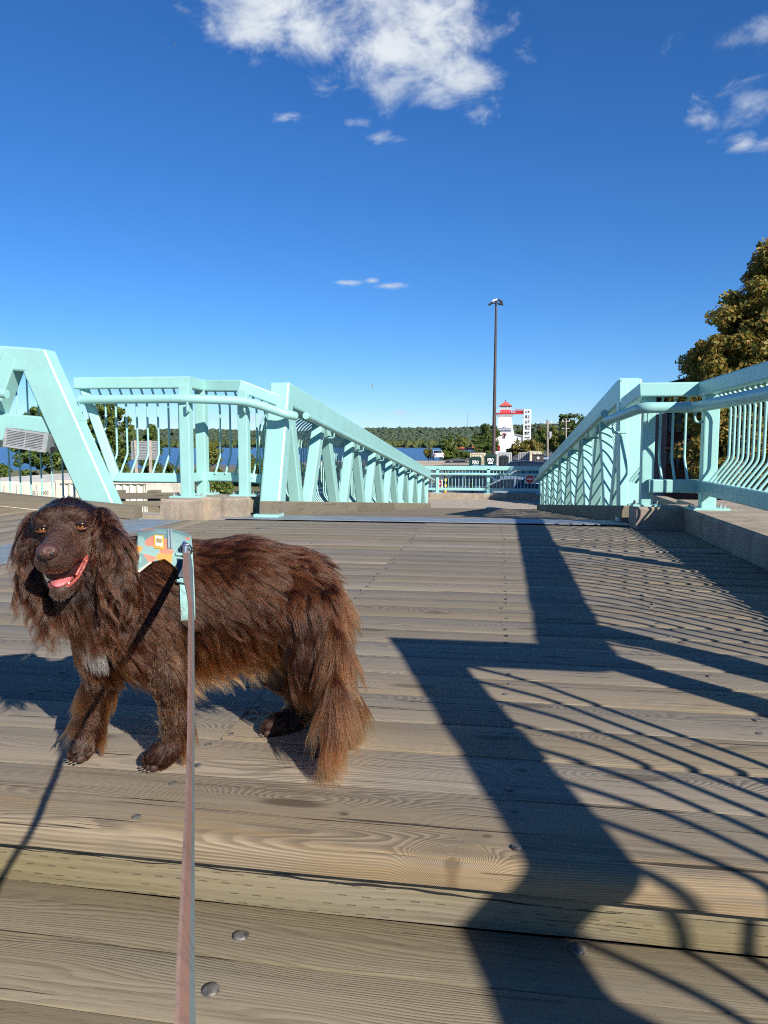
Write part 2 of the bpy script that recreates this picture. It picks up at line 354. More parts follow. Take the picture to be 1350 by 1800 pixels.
WOOD = mat_wood('weathered_decking'); WOOD_EDGE = mat_wood('worn_front_plank', stain=.32, ring=150, knots=1.3, knot_at=((.519, -.112, .85), (.575, -.03, .5), (.305, .006, .5), (-.55, -.06, .6), (1.25, -.03, .6))); WOOD_LOW = mat_wood('lower_decking', incise=.22, green=.22, light=(.265, .215, .14), dark=(.17, .132, .085), grey=(.235, .205, .155), ring=110)
WOOD_RISER = mat_wood('treated_riser', incise=.7, green=.97, knots=.3, ring=70); WOOD_Y = mat_wood('weathered_decking_lengthways', along='Y')
WOOD_CURB = mat_wood('weathered_curb_timber', light=(.27, .225, .15), dark=(.15, .12, .085), grey=(.22, .20, .16), green=.25)
WOOD_CURB_Y = mat_wood('weathered_curb_timber_lengthways', along='Y', light=(.25, .21, .145), dark=(.14, .115, .085), grey=(.20, .185, .155), green=.2)
CONC = mat_concrete('exposed_concrete'); CONC_PALE = mat_concrete('pale_concrete', (.43, .37, .29), (.33, .28, .22), .5)
STEEL = mat_steelplate(); NAIL = plain('worn_nail_steel', (.17, .155, .135), .55, .4, .35, 60)
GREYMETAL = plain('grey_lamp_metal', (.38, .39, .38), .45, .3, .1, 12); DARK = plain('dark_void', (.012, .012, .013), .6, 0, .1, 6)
WHITE = plain('white_paint', (.80, .80, .78), .55, 0, .05, 1.0); RED = plain('red_paint', (.52, .025, .03), .5, 0, .1, 1.2)
BROWNSTEEL = plain('brown_mast_steel', (.075, .05, .045), .5, .2, .12, 2)
ASPHALT = plain('asphalt', (.095, .09, .085), .9, 0, .18, .6, .3); BLACK = plain('black_rubber', (.02, .02, .02), .7, 0, .1, 5)
# ------------------------------------------------------------------ landing deck, lower deck, plates
rng = np.random.default_rng(11)
def plank_mesh(name, L, W, T, mat, nose=0.006, front=None, along='X', wav=.0018):
    """plank with eased edges, centred on its top face; front = bull-nose radius on the -Y edge"""
    rf = front or nose
    sec = [(-W/2, -T)]
    sec += [(-W/2 + rf - rf*math.cos(a), -rf + rf*math.sin(a)) for a in np.linspace(0, math.pi/2, 7 if front else 3)]
    sec += [(W/2 - nose + nose*math.sin(a), -nose + nose*math.cos(a)) for a in np.linspace(0, math.pi/2, 3)] + [(W/2, -T)]
    n = max(2, int(L / .25)); xs = np.linspace(-L/2, L/2, n+1); v = []; f = []; m = len(sec)
    ph = rng.uniform(0, 6, 4)
    for x in xs:
        dy = wav * (math.sin(3.1*x + ph[0]) + .7*math.sin(7.7*x + ph[1])); dz = wav * .6 * math.sin(2.2*x + ph[2])
        for (y, z) in sec:
            tw = wav * 3 * y / W * math.sin(1.7*x + ph[3])
            v.append((x, y + dy, z + dz + tw) if along == 'X' else (y + dy, x, z + dz + tw))
    for i in range(n):
        for k in range(m):
            k2 = (k+1) % m; q = (i*m+k, i*m+k2, (i+1)*m+k2, (i+1)*m+k); f.append(q if along == 'X' else q[::-1])
    e0 = tuple(range(m-1, -1, -1)); e1 = tuple(n*m+k for k in range(m))
    f += [e0, e1] if along == 'X' else [e0[::-1], e1[::-1]]
    me = mesh_np(name, v, f, mat, 40); return me
deck = tag(bpy.data.objects.new('landing_deck', None), 'grey weathered plank landing in the middle of the footbridge', None, None, 'structure'); COL.objects.link(deck)
XL, XR = -2.645, 1.465
JOIST = [-2.31, -1.97, -1.31, -.65, .03, .64, 1.30]
rows = [(1.184, 1.428)]
y = 1.431
while y + .184 < 6.56: rows.append((y, y + .1802)); y += .1855
nailm = MB().lathe([(.0, -.002), (.0090, -.002), (.0090, .0008), (.0075, .0020), (.003, .0024)], seg=10).mesh('nail_head', NAIL, smooth=30)
far_nails = MB(); cache = {}
for i, (y0, y1) in enumerate(rows):
    W = y1 - y0
    brk = [] if i == 0 else ([-.65] if i % 2 == (0 if i < 12 else 1) or i in (3, 13, 16) else ([-1.97] if i % 3 == 0 else []))
    xs = [XL] + brk + [XR]
    for a, b in zip(xs[:-1], xs[1:]):
        L = b - a - (.003 if brk else 0)
        if i == 0: me = plank_mesh('front_plank', L, W, .045, WOOD_EDGE, front=.028)
        else:
            k = (round(L, 2), int(rng.integers(0, 4)))
            if k not in cache: cache[k] = plank_mesh('plank', L, W, .04, WOOD)
            me = cache[k]
        link('plank', me, deck, ((a+b)/2, (y0+y1)/2, float(rng.normal(0, .0009))), (float(rng.normal(0, .004)), 0, 0))
    for jx in JOIST:
        for q in (.22, .78):
            if rng.random() < .08: continue
            p = (jx + float(rng.normal(0, .012)) + (.018 if jx == -.65 and brk else 0), y0 + W*q + float(rng.normal(0, .006)), .0005)
            if y0 < 3.9: link('nail_head', nailm, deck, p, (0, 0, float(rng.uniform(0, 6))))
            else: far_nails.lathe([(.0, -.002), (.009, -.002), (.009, .001), (.004, .002)], p, 5)
nf = far_nails.build('nail_heads', NAIL, deck); tag(nf, kind='stuff')
trim = plank_mesh('edge_board', 5.2, .215, .045, WOOD_Y, along='Y'); link('edge_board', trim, deck, (-2.757, 1.192+2.6, .001))
MB().box((-3.3, 1.25, -.30), (1.46, 6.9, -.06)).build('dark_underfill', DARK, deck)  # near-black block paints the shade seen through the plank gaps
riser = tag(link('riser_board', plank_mesh('riser_board', 5.6, .095, .04, WOOD_RISER, nose=.0025), deck, (-.6, 1.2165, -.0895), (R(90), 0, 0)))
# the long split along the treated riser, cut as a thin dark sliver standing just proud of the board
cp = []; xx = -2.0
pts = [(-2.0, .0), (-.95, -.004), (-.62, -.008), (-.40, -.009), (-.33, -.013), (-.22, -.011), (-.02, -.016), (.06, -.021), (.2, -.020), (.45, -.022), (.8, -.02)]
v, f = [], []
for k, x_ in enumerate(np.linspace(-1.0, .52, 70)):
    z_ = -.0655 + np.interp(x_, [p[0] for p in pts], [p[1] for p in pts]) + .0012*math.sin(31*x_) + .0008*math.sin(83*x_+1)
    t_ = .0007 + .0016*max(0, math.sin(5.2*x_+2.6))**1.0 + .0005*math.sin(47*x_)
    for (dy, s_) in ((0, 1), (0, -1)): v.append((x_, 1.2158, z_ + s_*max(.0003, t_)))
for k in range(69): f.append((2*k, 2*k+1, 2*k+3, 2*k+2))
link('split', mesh_np('split', v, f, DARK), deck)
lower = tag(bpy.data.objects.new('lower_deck', None), 'lower plank deck in front of the step', None, None, 'structure'); COL.objects.link(lower)
y1 = 1.2155
for k in range(22):
    Wd = .137 if k else .139
    link('plank', plank_mesh('lower_plank', 5.6, Wd, .04, WOOD_LOW, nose=.0035), lower, (-.6, y1 - Wd/2, -.135), (float(rng.normal(0, .003)), 0, 0)); y1 -= Wd + (.0035 if k else .0025)
bolt = MB().lathe([(.0, -.003), (.0135, -.003), (.0145, .0005), (.0130, .0028), (.009, .0048), (.004, .0056)], seg=14).mesh('bolt_head', NAIL, smooth=60)
for (px, py) in [(423, 1645), (370, 1740), (1015, 1668)]:
    p = atz(px, py, -.135); link('bolt_head', bolt, lower, p, (R(-2), R(3), rng.uniform(0, 6)))
for (X_, Y_) in [(.16, .99), (-1.0, 1.13), (-1.0, 1.0), (.75, 1.13), (.75, 1.0)]: link('bolt_head', bolt, lower, (X_, Y_, -.135))
MB().box((-3.4, -2, -.45), (2.2, 1.15, -.20)).build('dark_underfill', DARK, lower)  # near-black block again, shade painted in below the lower planks
# transition plates
pl = MB().prism([(-2.64, 6.575), (1.12, 6.575), (1.09, 6.93), (-2.40, 6.93)], -.004, .003, .003).build('plate', STEEL); pl.name = 'transition_plate'
tag(pl, 'blue grey steel plate across the top of the forward ramp', 'steel plate', 'steel joint plates')
pl = MB().prism([(-3.37, .9), (-2.872, .9), (-2.872, 6.33), (-3.37, 6.33)], -.004, .007, .004).build('transition_plate', STEEL)
tag(pl, 'blue grey steel plate behind the dog at the foot of the side ramp', 'steel plate', 'steel joint plates')
MB().box((-2.4, 6.93, -.3), (1.1, 6.98, -.02)).build('dark_underfill', DARK, deck)  # near-black filler painting shade into the slot past the plate
# forward ramp, falling away
def zr(Y): return -.081 * (Y - 6.93)
ramp = tag(bpy.data.objects.new('forward_ramp', None), 'long plank ramp running down towards the car park', None, None, 'structure'); COL.objects.link(ramp)
mb = MB(); y = 6.94; k = 0
while y < 22.4:
    z = zr(y); h = float(rng.normal(0, .0012)); mb.add([(-2.0, y, z+h), (1.02, y, z+h), (1.02, y+.18, z+h-.0145), (-2.0, y+.18, z+h-.0145), (-2.0, y, z-.04), (1.02, y, z-.04), (1.02, y+.18, z-.055), (-2.0, y+.18, z-.055)],
        [(0,1,2,3), (4,5,1,0), (5,6,2,1), (6,7,3,2), (7,4,0,3)]); y += .186
tag(mb.build('planking', WOOD, ramp), kind='stuff')
# side ramp, rising to the left
def zs(X): return .08 * (-3.37 - X)
side = tag(bpy.data.objects.new('side_ramp', None), 'plank ramp rising away to the left', None, None, 'structure'); COL.objects.link(side)
pm = [plank_mesh('plank', 5.3, .182, .04, WOOD_Y, along='Y') for _ in range(4)]
for k in range(44):
    X_ = -3.37 - .093 - k*.186
    link('plank', pm[k % 4], side, (X_, 3.68, zs(X_)), (0, R(4.57), 0))
MB().box((-12, 1.1, -.5), (-3.4, 6.3, -.08)).build('dark_underfill', DARK, side)  # near-black block painting the shade under the side ramp

# ------------------------------------------------------------------ concrete
cw = MB().prism([(1.105, 6.26), (1.47, 6.26), (1.47, -1.5), (2.15, -1.5), (2.15, 7.2), (1.62, 7.2), (1.62, 6.62), (1.105, 6.62)], -1.6, .182, .02)
tag(cw.build('concrete_wall', CONC, loc=(1.6, 4, -1.0)), 'low concrete wall under the railing on the right side of the deck', 'concrete wall')
cb_ = MB().prism([(-3.12, 6.40), (-2.80, 6.40), (-2.80, 6.70), (-2.415, 6.70), (-2.415, 7.25), (-3.12, 7.25)], -1.8, .185, .018)
tag(cb_.build('concrete_plinth', CONC, loc=(-2.8, 6.8, -1.0)), 'stepped concrete block carrying the posts of the left railing', 'concrete block')
# far landing of the ramp
mb = MB().box((-4.6, 22.35, -3.0), (3.8, 30.2, -1.275)); o = mb.build('far_landing', CONC_PALE); tag(o, kind='structure')
fc = MB().prism([(-4.4, 26.35), (3.6, 26.35), (3.6, 26.75), (-4.4, 26.75)], -1.3, -1.07, .02)
tag(fc.build('concrete_curb', CONC, loc=(-.4, 26.5, -1.2)), 'concrete curb under the railing at the bottom of the ramp', 'curb')

# ------------------------------------------------------------------ timber curbs along the ramps
def curb(label, pts, x0, x1, h, mat, n):
    t = thing('timber_curb', label, 'curb', ((x0+x1)/2, pts[0], 0), 'timber curbs beside the ramps')
    ys = np.linspace(pts[0], pts[1], n+1)
    for a, b in zip(ys[:-1], ys[1:]):
        b -= .012
        m = MB().add([(x0, a, zr(a)-.01), (x1, a, zr(a)-.01), (x1, b, zr(b)-.01), (x0, b, zr(b)-.01), (x0, a, zr(a)+h-.01), (x1, a, zr(a)+h-.01), (x1, b, zr(b)+h-.01), (x0, b, zr(b)+h-.01),
              (x0+.01, a+.008, zr(a)+h), (x1-.01, a+.008, zr(a)+h), (x1-.01, b-.008, zr(b)+h), (x0+.01, b-.008, zr(b)+h)],
              [(3,2,1,0), (0,1,5,4), (1,2,6,5), (2,3,7,6), (3,0,4,7), (4,5,9,8), (5,6,10,9), (6,7,11,10), (7,4,8,11), (8,9,10,11)])
        m.build('timber', mat, t, loc=((x0+x1)/2, (a+b)/2, zr((a+b)/2)+h/2), smooth=20)
curb('squared timber curb along the left side of the forward ramp', (6.74, 22.3), -2.27, -2.085, .14, WOOD_CURB_Y, 4)
curb('squared timber curb along the right side of the forward ramp', (6.80, 22.0), 1.065, 1.25, .14, WOOD_CURB_Y, 7)
t = thing('timber_curb', 'weathered timber curb with split end behind the head of the dog', 'curb', (-3.34, 6.42, 0), 'timber curbs beside the ramps')
for a, b in ((-3.335, -6.6), (-6.61, -10)):
    MB().add([(a, y_, z_) for y_ in (6.335, 6.475) for z_ in (zs(a)+.004, zs(a)+.118)] + [(b, y_, z_) for y_ in (6.335, 6.475) for z_ in (zs(b)+.004, zs(b)+.118)],
             [(0,2,3,1), (4,5,7,6), (0,1,5,4), (2,6,7,3), (1,3,7,5), (0,4,6,2)]).build('timber', WOOD_CURB, t, loc=((a+b)/2, 6.4, zs((a+b)/2)+.06), smooth=20)

# ------------------------------------------------------------------ trusses of the ramps
def tri_truss(label, side_x, sgn, y_base, y_top, first, pitch, n, y_end):
    """truss beside the forward ramp; side_x = inner face, sgn = outward direction in x"""
    t = thing('bridge_truss', label, 'bridge truss', (side_x + sgn*.1, y_base, 0), 'mint green trusses of the footbridge')
    xc = side_x + sgn*.10
    ztop = lambda Y: 1.313 - .0936*(Y - 7.30)
    cz = lambda Y: ztop(Y) - .118
    MB().beam((xc, y_top-.02, cz(y_top)), (xc, y_end, cz(y_end)), .20, .236, c=.02).build('top_chord', TEAL, t)
    d = np.array((0, y_top - y_base, cz(y_top) - 0.0)); d /= np.linalg.norm(d)
    MB().beam(np.array((xc, y_base, -.25)), np.array((xc, y_top, ztop(y_top)-.035)) , .207, .20, (0, 1, 0), .02).build('end_post', TEAL, t)
    ear = MB().prism([(xc-.10-.02, y_base-.10), (xc+.10+.02, y_base-.10), (xc+.12, y_base+.10), (xc-.12, y_base+.10)], -.20, .03).build('base_gusset', TEAL, t)
    MB().beam((xc, y_base+.1, zr(y_base)-.30), (xc, y_end, zr(y_end)-.30), .18, .22, c=.02).build('bottom_chord', TEAL, t)
    if sgn > 0:                                               # raised flange and foot plate on the face of the post
        q = np.array((0, -.106, 0)); MB().beam(np.array((xc-.068, y_base, -.2)) + q, np.array((xc-.068, y_top, ztop(y_top)-.05)) + q, .07, .02, (0, 1, .25), .006).build('post_flange', TEAL, t)
        MB().beam(np.array((xc+.035, y_base, -.2)) + q, np.array((xc+.035, y_base+.055, .16)) + q, .13, .02, (0, 1, .25), .006).build('foot_plate', TEAL, t)
    half = pitch/2 - .10
    nodes = [first + pitch*k for k in range(n)]
    for yn in nodes:
        for q in (-1, 1):
            yt = yn + q*half
            if yt > y_end or yt < y_top + .02: yt = max(y_top + .12, min(yt, y_end-.1))
            MB().beam((xc, yn + q*.085, zr(yn)-.2), (xc, yt, cz(yt)-.05), .125, .155, (0, 1, 0), .012).build('diagonal', TEAL, t)
    # handrail tube on short brackets
    xh = side_x - sgn*.085; ya = y_top + .22
    zh = lambda Y: ztop(Y) - .30
    MB().tube([(xh, ya, zh(ya)), (xh, y_end+.25, zh(y_end+.25))], .037, 12).build('handrail', TEAL, t)
    for k, yn in enumerate(nodes):
        yb = yn + half - .02; xb = side_x + sgn*.04
        MB().tube(rounded([(xb, yb, zh(yb)-.10), (xh, yb, zh(yb)-.10), (xh, yb, zh(yb)-.02)], .03), .009, 6, (0.1, 1, 0.1)).build('bracket', TEAL, t)
    # bent balusters on the outside
    xo = side_x + sgn*.30; ys = np.arange(y_base + .35, y_end, .112)
    bm = MB().tube(rounded([(-sgn*.16, 0, 1.02), (-sgn*.07, 0, .96), (0, 0, .84), (0, 0, .22), (-sgn*.14, 0, .06)], .06, 3), .0095, 6, (0, 1, 0)).mesh('baluster', TEAL)
    for yb in ys:
        hh = (cz(yb) - zr(yb)) / 1.02
        o = link('baluster', bm, t, Vector((xo, yb, zr(yb))) - wloc(t)); o.scale = (1, 1, min(1.06, hh))
    MB().beam((xo - sgn*.12, y_base+.2, zr(y_base)+.06), (xo - sgn*.12, y_end, zr(y_end)+.06), .05, .05).build('baluster_rail', TEAL, t)
    return t
TR_L = tri_truss('mint green truss with v-shaped struts along the left side of the forward ramp', -2.10, -1, 6.80, 7.30, 7.98, 1.93, 8, 22.3)
TR_R = tri_truss('mint green truss right of the forward ramp, its struts striped with baluster shadows', 1.08, 1, 6.98, 7.28, 8.05, 1.86, 8, 21.6)

# side ramp truss on the left, seen as a tall A
t = thing('bridge_truss', 'mint green truss end at the far left with steep sloping leg and grey lamp', 'bridge truss', (-3.6, 6.6, 0), 'mint green trusses of the footbridge')
yc = 6.59; s_ = lambda X: -.08*(X + 4.29)
ctop = lambda X: 1.60 + s_(X)
MB().beam((-4.36, yc, ctop(-4.36)-.115), (-11.5, yc, ctop(-11.5)-.115), .18, .23, c=.02).build('top_chord', TEAL, t)
dl = np.array((-.66, 0, 1.49)); dl /= np.linalg.norm(dl); pr = np.array((-dl[2], 0, dl[0])) * .118
b0 = np.array((-3.58, yc, -.02)); b1 = b0 + dl * (1.62/dl[2])
leg = MB(); qa = []
for base in (b0, b1):
    pass
v0 = [(-3.50, -.16), (-3.78, -.16)]; kx = -.443
poly = [(-3.515, -.16), (-4.29, 1.592), (-4.40, 1.60), (-4.525, 1.378), (-3.84, -.16)]
n = len(poly); ya, yb = yc-.093, yc+.093; c_ = .014
vv = [(x, ya, z) for x, z in offset_poly(poly, c_)] + [(x, ya+c_, z) for x, z in poly] + [(x, yb-c_, z) for x, z in poly] + [(x, yb, z) for x, z in offset_poly(poly, c_)]
ff = [tuple(range(n-1, -1, -1)), tuple(3*n+k for k in range(n))]
for q in range(3): ff += [(q*n+i, q*n+(i+1) % n, (q+1)*n+(i+1) % n, (q+1)*n+i) for i in range(n)]
leg.add(vv, ff); leg.build('end_leg', TEAL, t)
MB().prism([(-3.85, 6.49), (-3.45, 6.49), (-3.45, 6.69), (-3.85, 6.69)], -.2, .015).build('base_gusset', TEAL, t)
MB().beam((-4.0, yc+.02, .798), (-7.0, yc+.02, .785+.08*3.1), .16, .265, c=.014).build('cross_beam', TEAL, t)
MB().beam((-4.66, yc, ctop(-4.7)-.10), (-5.42, yc, -.1), .16, .19, (0, 1, 0), .014).build('diagonal', TEAL, t)
MB().beam((-5.62, yc, -.1), (-6.4, yc, ctop(-6.4)-.1), .16, .19, (0, 1, 0), .014).build('diagonal', TEAL, t)
MB().beam((-7.3, yc, .0), (-6.55, yc, ctop(-6.6)-.1), .16, .19, (0, 1, 0), .014).build('diagonal', TEAL, t)
MB().beam((-3.9, yc+.05, -.25), (-11, yc+.05, .3), .16, .2).build('bottom_chord', TEAL, t)
MB().tube([(-4.60, 6.36, 1.165), (-9, 6.36, 1.165+.35)], .042, 14).build('handrail', TEAL, t)
bm = MB().tube([(0, 0, -.25), (0, 0, 1.45)], .0095, 6).mesh('baluster', TEAL)
for k in range(26):
    X_ = -3.98 - .117*k; o = link('baluster', bm, t, Vector((X_, 6.78, .009*k)) - wloc(t))
    if X_ > -4.3: o.scale = (1, 1, min(1, max(.2, (-3.62 - X_) * 2.1 / 1.45)))
# lamp on that truss
lm = thing('louvred_lamp', 'grey louvred lamp box fixed to the mint truss at the left edge', 'lamp', (-4.57, 6.44, .75))
c0 = np.array(at(12, 753, 6.42)); c1 = np.array(at(82, 763, 6.42)); c2 = np.array(at(13, 782, 6.42)); ex = c1 - c0; W_ = ex[0]; sx = ex[2]/W_
def LP(u, v, d): return np.array((c0[0] + u*W_, 6.42 + d - .05*v*0, c0[2] + u*sx*W_ - v*.165))   # u along, v down, d depth
body = MB().add([LP(0,0,.0), LP(1,0,.0), LP(1,1,-.05), LP(0,1,-.05), LP(0,-.04,.12), LP(1,-.04,.12), LP(1.08,1.02,.12), LP(0,1.02,.12)], [(3,2,1,0), (4,5,6,7), (0,1,5,4), (1,2,6,5), (2,3,7,6), (3,0,4,7)])
body.build('lamp_housing', plain('lamp_inside', (.10, .11, .11), .5), lm, smooth=10)
def strip(u0, v0, u1, v1, th, dd=.0):
    a = [LP(u0, v0, -.05*v0 - .012 + dd), LP(u1, v0, -.05*v0 - .012 + dd), LP(u1, v1, -.05*v1 - .012 + dd), LP(u0, v1, -.05*v1 - .012 + dd)]; b = [p + np.array((0, th, 0)) for p in a]
    return a + b, [(0,3,2,1), (0,1,5,4), (1,2,6,5), (2,3,7,6), (3,0,4,7)]
fr = MB()
for q in ((-.02, -.04, 1.02, .09), (-.02, .93, 1.02, 1.04), (-.02, .09, .03, .93), (.95, .09, 1.02, .93), (.49, .09, .505, .93)): fr.add(*strip(*q, .03))
fr.build('lamp_frame', GREYMETAL, lm, smooth=10)
for k in range(9):
    v_ = .125 + k*.092; MB().add(*strip(.03, v_, .95, v_+.052, .012, .004)).build('louvre', GREYMETAL, lm, smooth=10)
MB().box((c1[0]+.03, 6.43, c1[2]-.17), (c1[0]+.07, 6.47, c1[2]-.12)).build('conduit', DARK, lm)

# ------------------------------------------------------------------ railings on the landing
def post(name, t, x, y, z0, z1, wx=.10, wy=.115, plate=.15):
    MB().beam((x, y, z0), (x, y, z1), wx, wy, (0, 1, 0), .010).build(name, TEAL, t)
    MB().prism([(x-plate, y-plate*.62), (x+plate, y-plate*.62), (x+plate, y+plate*.62), (x-plate, y+plate*.62)], z0, z0+.016, .004).build('base_plate', TEAL, t)
    for q in (-1, 1):
        m = MB()
        for q2 in (-1, 1): m.lathe([(.0, 0), (.013, 0), (.013, .012), (.006, .012), (.006, .03), (.0, .03)], (x + q*plate*.78, y + q2*plate*.35, z0+.016), 6)
        m.build('anchor_bolt', GREYMETAL, t)
rr = thing('deck_railing', 'mint green railing with bent bars on the low concrete wall to the right', 'railing', (1.6, 4, .18))
bm_ = MB().tube(rounded([(0, 0, 1.10), (.05, 0, 1.03), (.10, 0, .94), (.10, 0, .5), (.06, 0, .36)], .09, 4), .0105, 7, (0, 1, 0)).mesh('baluster', TEAL)
dv = np.array((-.32, 1.0, 0)); Pt = np.array((1.09, 1.06, 1.135)); Pe = Pt - dv*5.0
top = [tuple(Pe), tuple(Pt), (1.60, 1.06, 1.135), (1.60, 6.31, 1.135), (1.155, 6.31, 1.135), (1.13, 7.08, 1.06)]
MB().sweep(top, rrect(.105, .112, .012)).build('top_rail', TEAL, rr)
MB().sweep([tuple(Pe - np.array((0, 0, .78))), tuple(Pt - np.array((0, 0, .78))), (1.60, 1.06, .355), (1.60, 6.31, .355), (1.20, 6.31, .355)], rrect(.08, .108, .01)).build('bottom_rail', TEAL, rr)
MB().tube(rounded([(2.6, -3.9, .985), (1.0, 1.115, .985), (1.50, 1.115, .985), (1.50, 6.14, .985), (1.10, 6.14, .985), (.985, 7.2, .915)], .09, 5), .043, 14).build('handrail', TEAL, rr)
for k in range(40):
    p = Pt - dv*(.10 + k*.155); link('baluster', bm_, rr, Vector((p[0], p[1], 0)) - wloc(rr), (0, 0, R(17)))
for k in range(3):
    p = Pt - dv*(1.55 + 1.6*k); MB().beam((p[0], p[1], -.14), (p[0], p[1], 1.1), .10, .10, (0, 1, 0)).build('post', TEAL, rr)
post('post', rr, 1.60, 1.10, .182, 1.09, .10, .10)
for Y_ in (6.13, 3.78, 1.52): post('post', rr, 1.615, Y_, .182, 1.09, .115, .10)
post('post', rr, 1.20, 6.40, .182, 1.09, .10, .10, .11)
bprof = rounded([(0, 0, 1.10), (.07, 0, 1.04), (.115, 0, .98), (.115, 0, .585), (-.02, 0, .40)], .035, 4)
bm = MB().tube(bprof, .0105, 7, (0, 1, 0)).mesh('baluster', TEAL)
ys = np.arange(1.30, 6.05, .1085)
for Y_ in ys:
    if min(abs(Y_ - q) for q in (6.13, 3.78, 1.52)) > .05: link('baluster', bm, rr, Vector((1.60, Y_, 0)) - wloc(rr))
for X_ in (1.30, 1.40, 1.50): link('baluster', bm, rr, Vector((X_, 6.31, 0)) - wloc(rr), (0, 0, R(90)))
for (X_, Y_, rz) in ((1.17, 6.62, 0), (1.165, 6.74, 0), (1.16, 6.86, 0)): link('baluster', bm, rr, Vector((X_, Y_, -.04)) - wloc(rr))
for (X_, Y_) in ((1.56, 6.13), (1.56, 3.78), (1.56, 1.52)):
    MB().tube(rounded([(X_, Y_, .87), (1.50, Y_, .87), (1.50, Y_, .95)], .03), .011, 7, (0.1, 1, 0)).build('bracket', TEAL, rr)
MB().tube(rounded([(1.15, 6.35, .87), (1.15, 6.14, .87), (1.15, 6.14, .95)], .03), .011, 7, (1, 0.1, 0)).build('bracket', TEAL, rr)
MB().tube(rounded([(1.12, 6.98, .80), (1.0, 6.98, .80), (1.0, 6.98, .88)], .03), .011, 7, (0, 1, 0.1)).build('bracket', TEAL, rr)
rl = thing('deck_railing', 'mint green railing with bent bars on the stepped concrete block at left', 'railing', (-2.9, 6.8, .18))
Z1 = 1.285
MB().sweep([(-4.13, 6.76, Z1+.005), (-2.985, 6.76, Z1), (-3.0, 7.16, Z1), (-2.53, 7.02, Z1-.02), (-2.19, 7.12, 1.125)], rrect(.10, .112, .012)).build('top_rail', TEAL, rl)
MB().sweep([(-4.07, 6.79, 1.24), (-3.76, 6.79, .365), (-3.0, 6.79, .365), (-3.02, 7.2, .365), (-2.53, 7.06, .36), (-2.25, 7.10, .34)], rrect(.075, .09, .01), up=(0, 1, .001) if False else (0.001, .2, 1)).build('bottom_rail', TEAL, rl)
MB().tube(rounded([(-4.035, 6.655, 1.125), (-2.93, 6.655, 1.125), (-2.42, 6.86, 1.11), (-2.06, 6.93, .985), (-2.0, 7.05, .97)], .16, 6), .043, 14).build('handrail', TEAL, rl)
post('post', rl, -2.985, 6.72, .185, 1.24, .105, .105, .15)
post('post', rl, -3.0, 7.13, .185, 1.24, .105, .105, .14)
post('post', rl, -2.50, 6.98, .185, 1.22, .10, .10, .13)
bm2 = MB().tube(rounded([(0, 0, 1.25), (0, .05, 1.18), (0, .13, 1.10), (0, .13, .60), (0, -.03, .40)], .03, 4), .0105, 7, (1, 0, 0)).mesh('baluster', TEAL)
for X_ in np.arange(-3.82, -3.06, .112): link('baluster', bm2, rl, Vector((X_, 6.80, 0)) - wloc(rl))
bm3 = MB().tube(rounded([(0, 0, 1.25), (0, .05, 1.18), (0, .13, 1.10), (0, .13, .86), (-.07, .04, .70)], .03, 4), .0105, 7, (1, 0, 0)).mesh('baluster', TEAL); link('baluster', bm3, rl, Vector((-3.93, 6.80, 0)) - wloc(rl))
for (X_, Y_) in ((-2.86, 7.14), (-2.74, 7.11), (-2.63, 7.08)): link('baluster', bm2, rl, Vector((X_, Y_, -.01)) - wloc(rl))
for k in range(3): link('baluster', bm2, rl, Vector((-2.44 + .08*k, 7.06 + .03*k, -.05 - .04*k)) - wloc(rl))
for (X_, Y_) in ((-2.94, 6.70), (-2.47, 6.95)):
    MB().tube(rounded([(X_, Y_, 1.0), (X_+.02, Y_-.09, 1.0), (X_+.02, Y_-.09, 1.09)], .03), .011, 7, (1, 0.1, 0)).build('bracket', TEAL, rl)

# railing across the bottom of the ramp
rf = thing('end_railing', 'mint green railing across the bottom of the ramp with two no entry signs', 'railing', (-.4, 26.55, -1.07))
MB().beam((-3.9, 26.55, -.17), (2.9, 26.55, -.17), .10, .15, c=.012).build('top_rail', TEAL, rf)
MB().tube([(-3.9, 26.42, -.385), (2.9, 26.42, -.385)], .045, 8).build('handrail', TEAL, rf)
MB().beam((-3.9, 26.55, -.93), (2.9, 26.55, -.93), .07, .09).build('bottom_rail', TEAL, rf)
for X_ in (-2.25, -.43, 1.40): 
    MB().beam((X_, 26.55, -1.07), (X_, 26.55, -.2), .12, .10, (0, 1, 0)).build('post', TEAL, rf)
    MB().box((X_-.14, 26.42, -1.072), (X_+.14, 26.68, -1.05)).build('base_plate', TEAL, rf)
bm = MB().tube([(0, 0, -.92), (0, 0, -.24)], .013, 6).mesh('baluster', TEAL)
for X_ in np.arange(-3.8, 2.85, .122):
    if min(abs(X_ - q) for q in (-2.25, -.43, 1.40)) > .07: link('baluster', bm, rf, Vector((X_, 26.56, 0)) - wloc(rf))
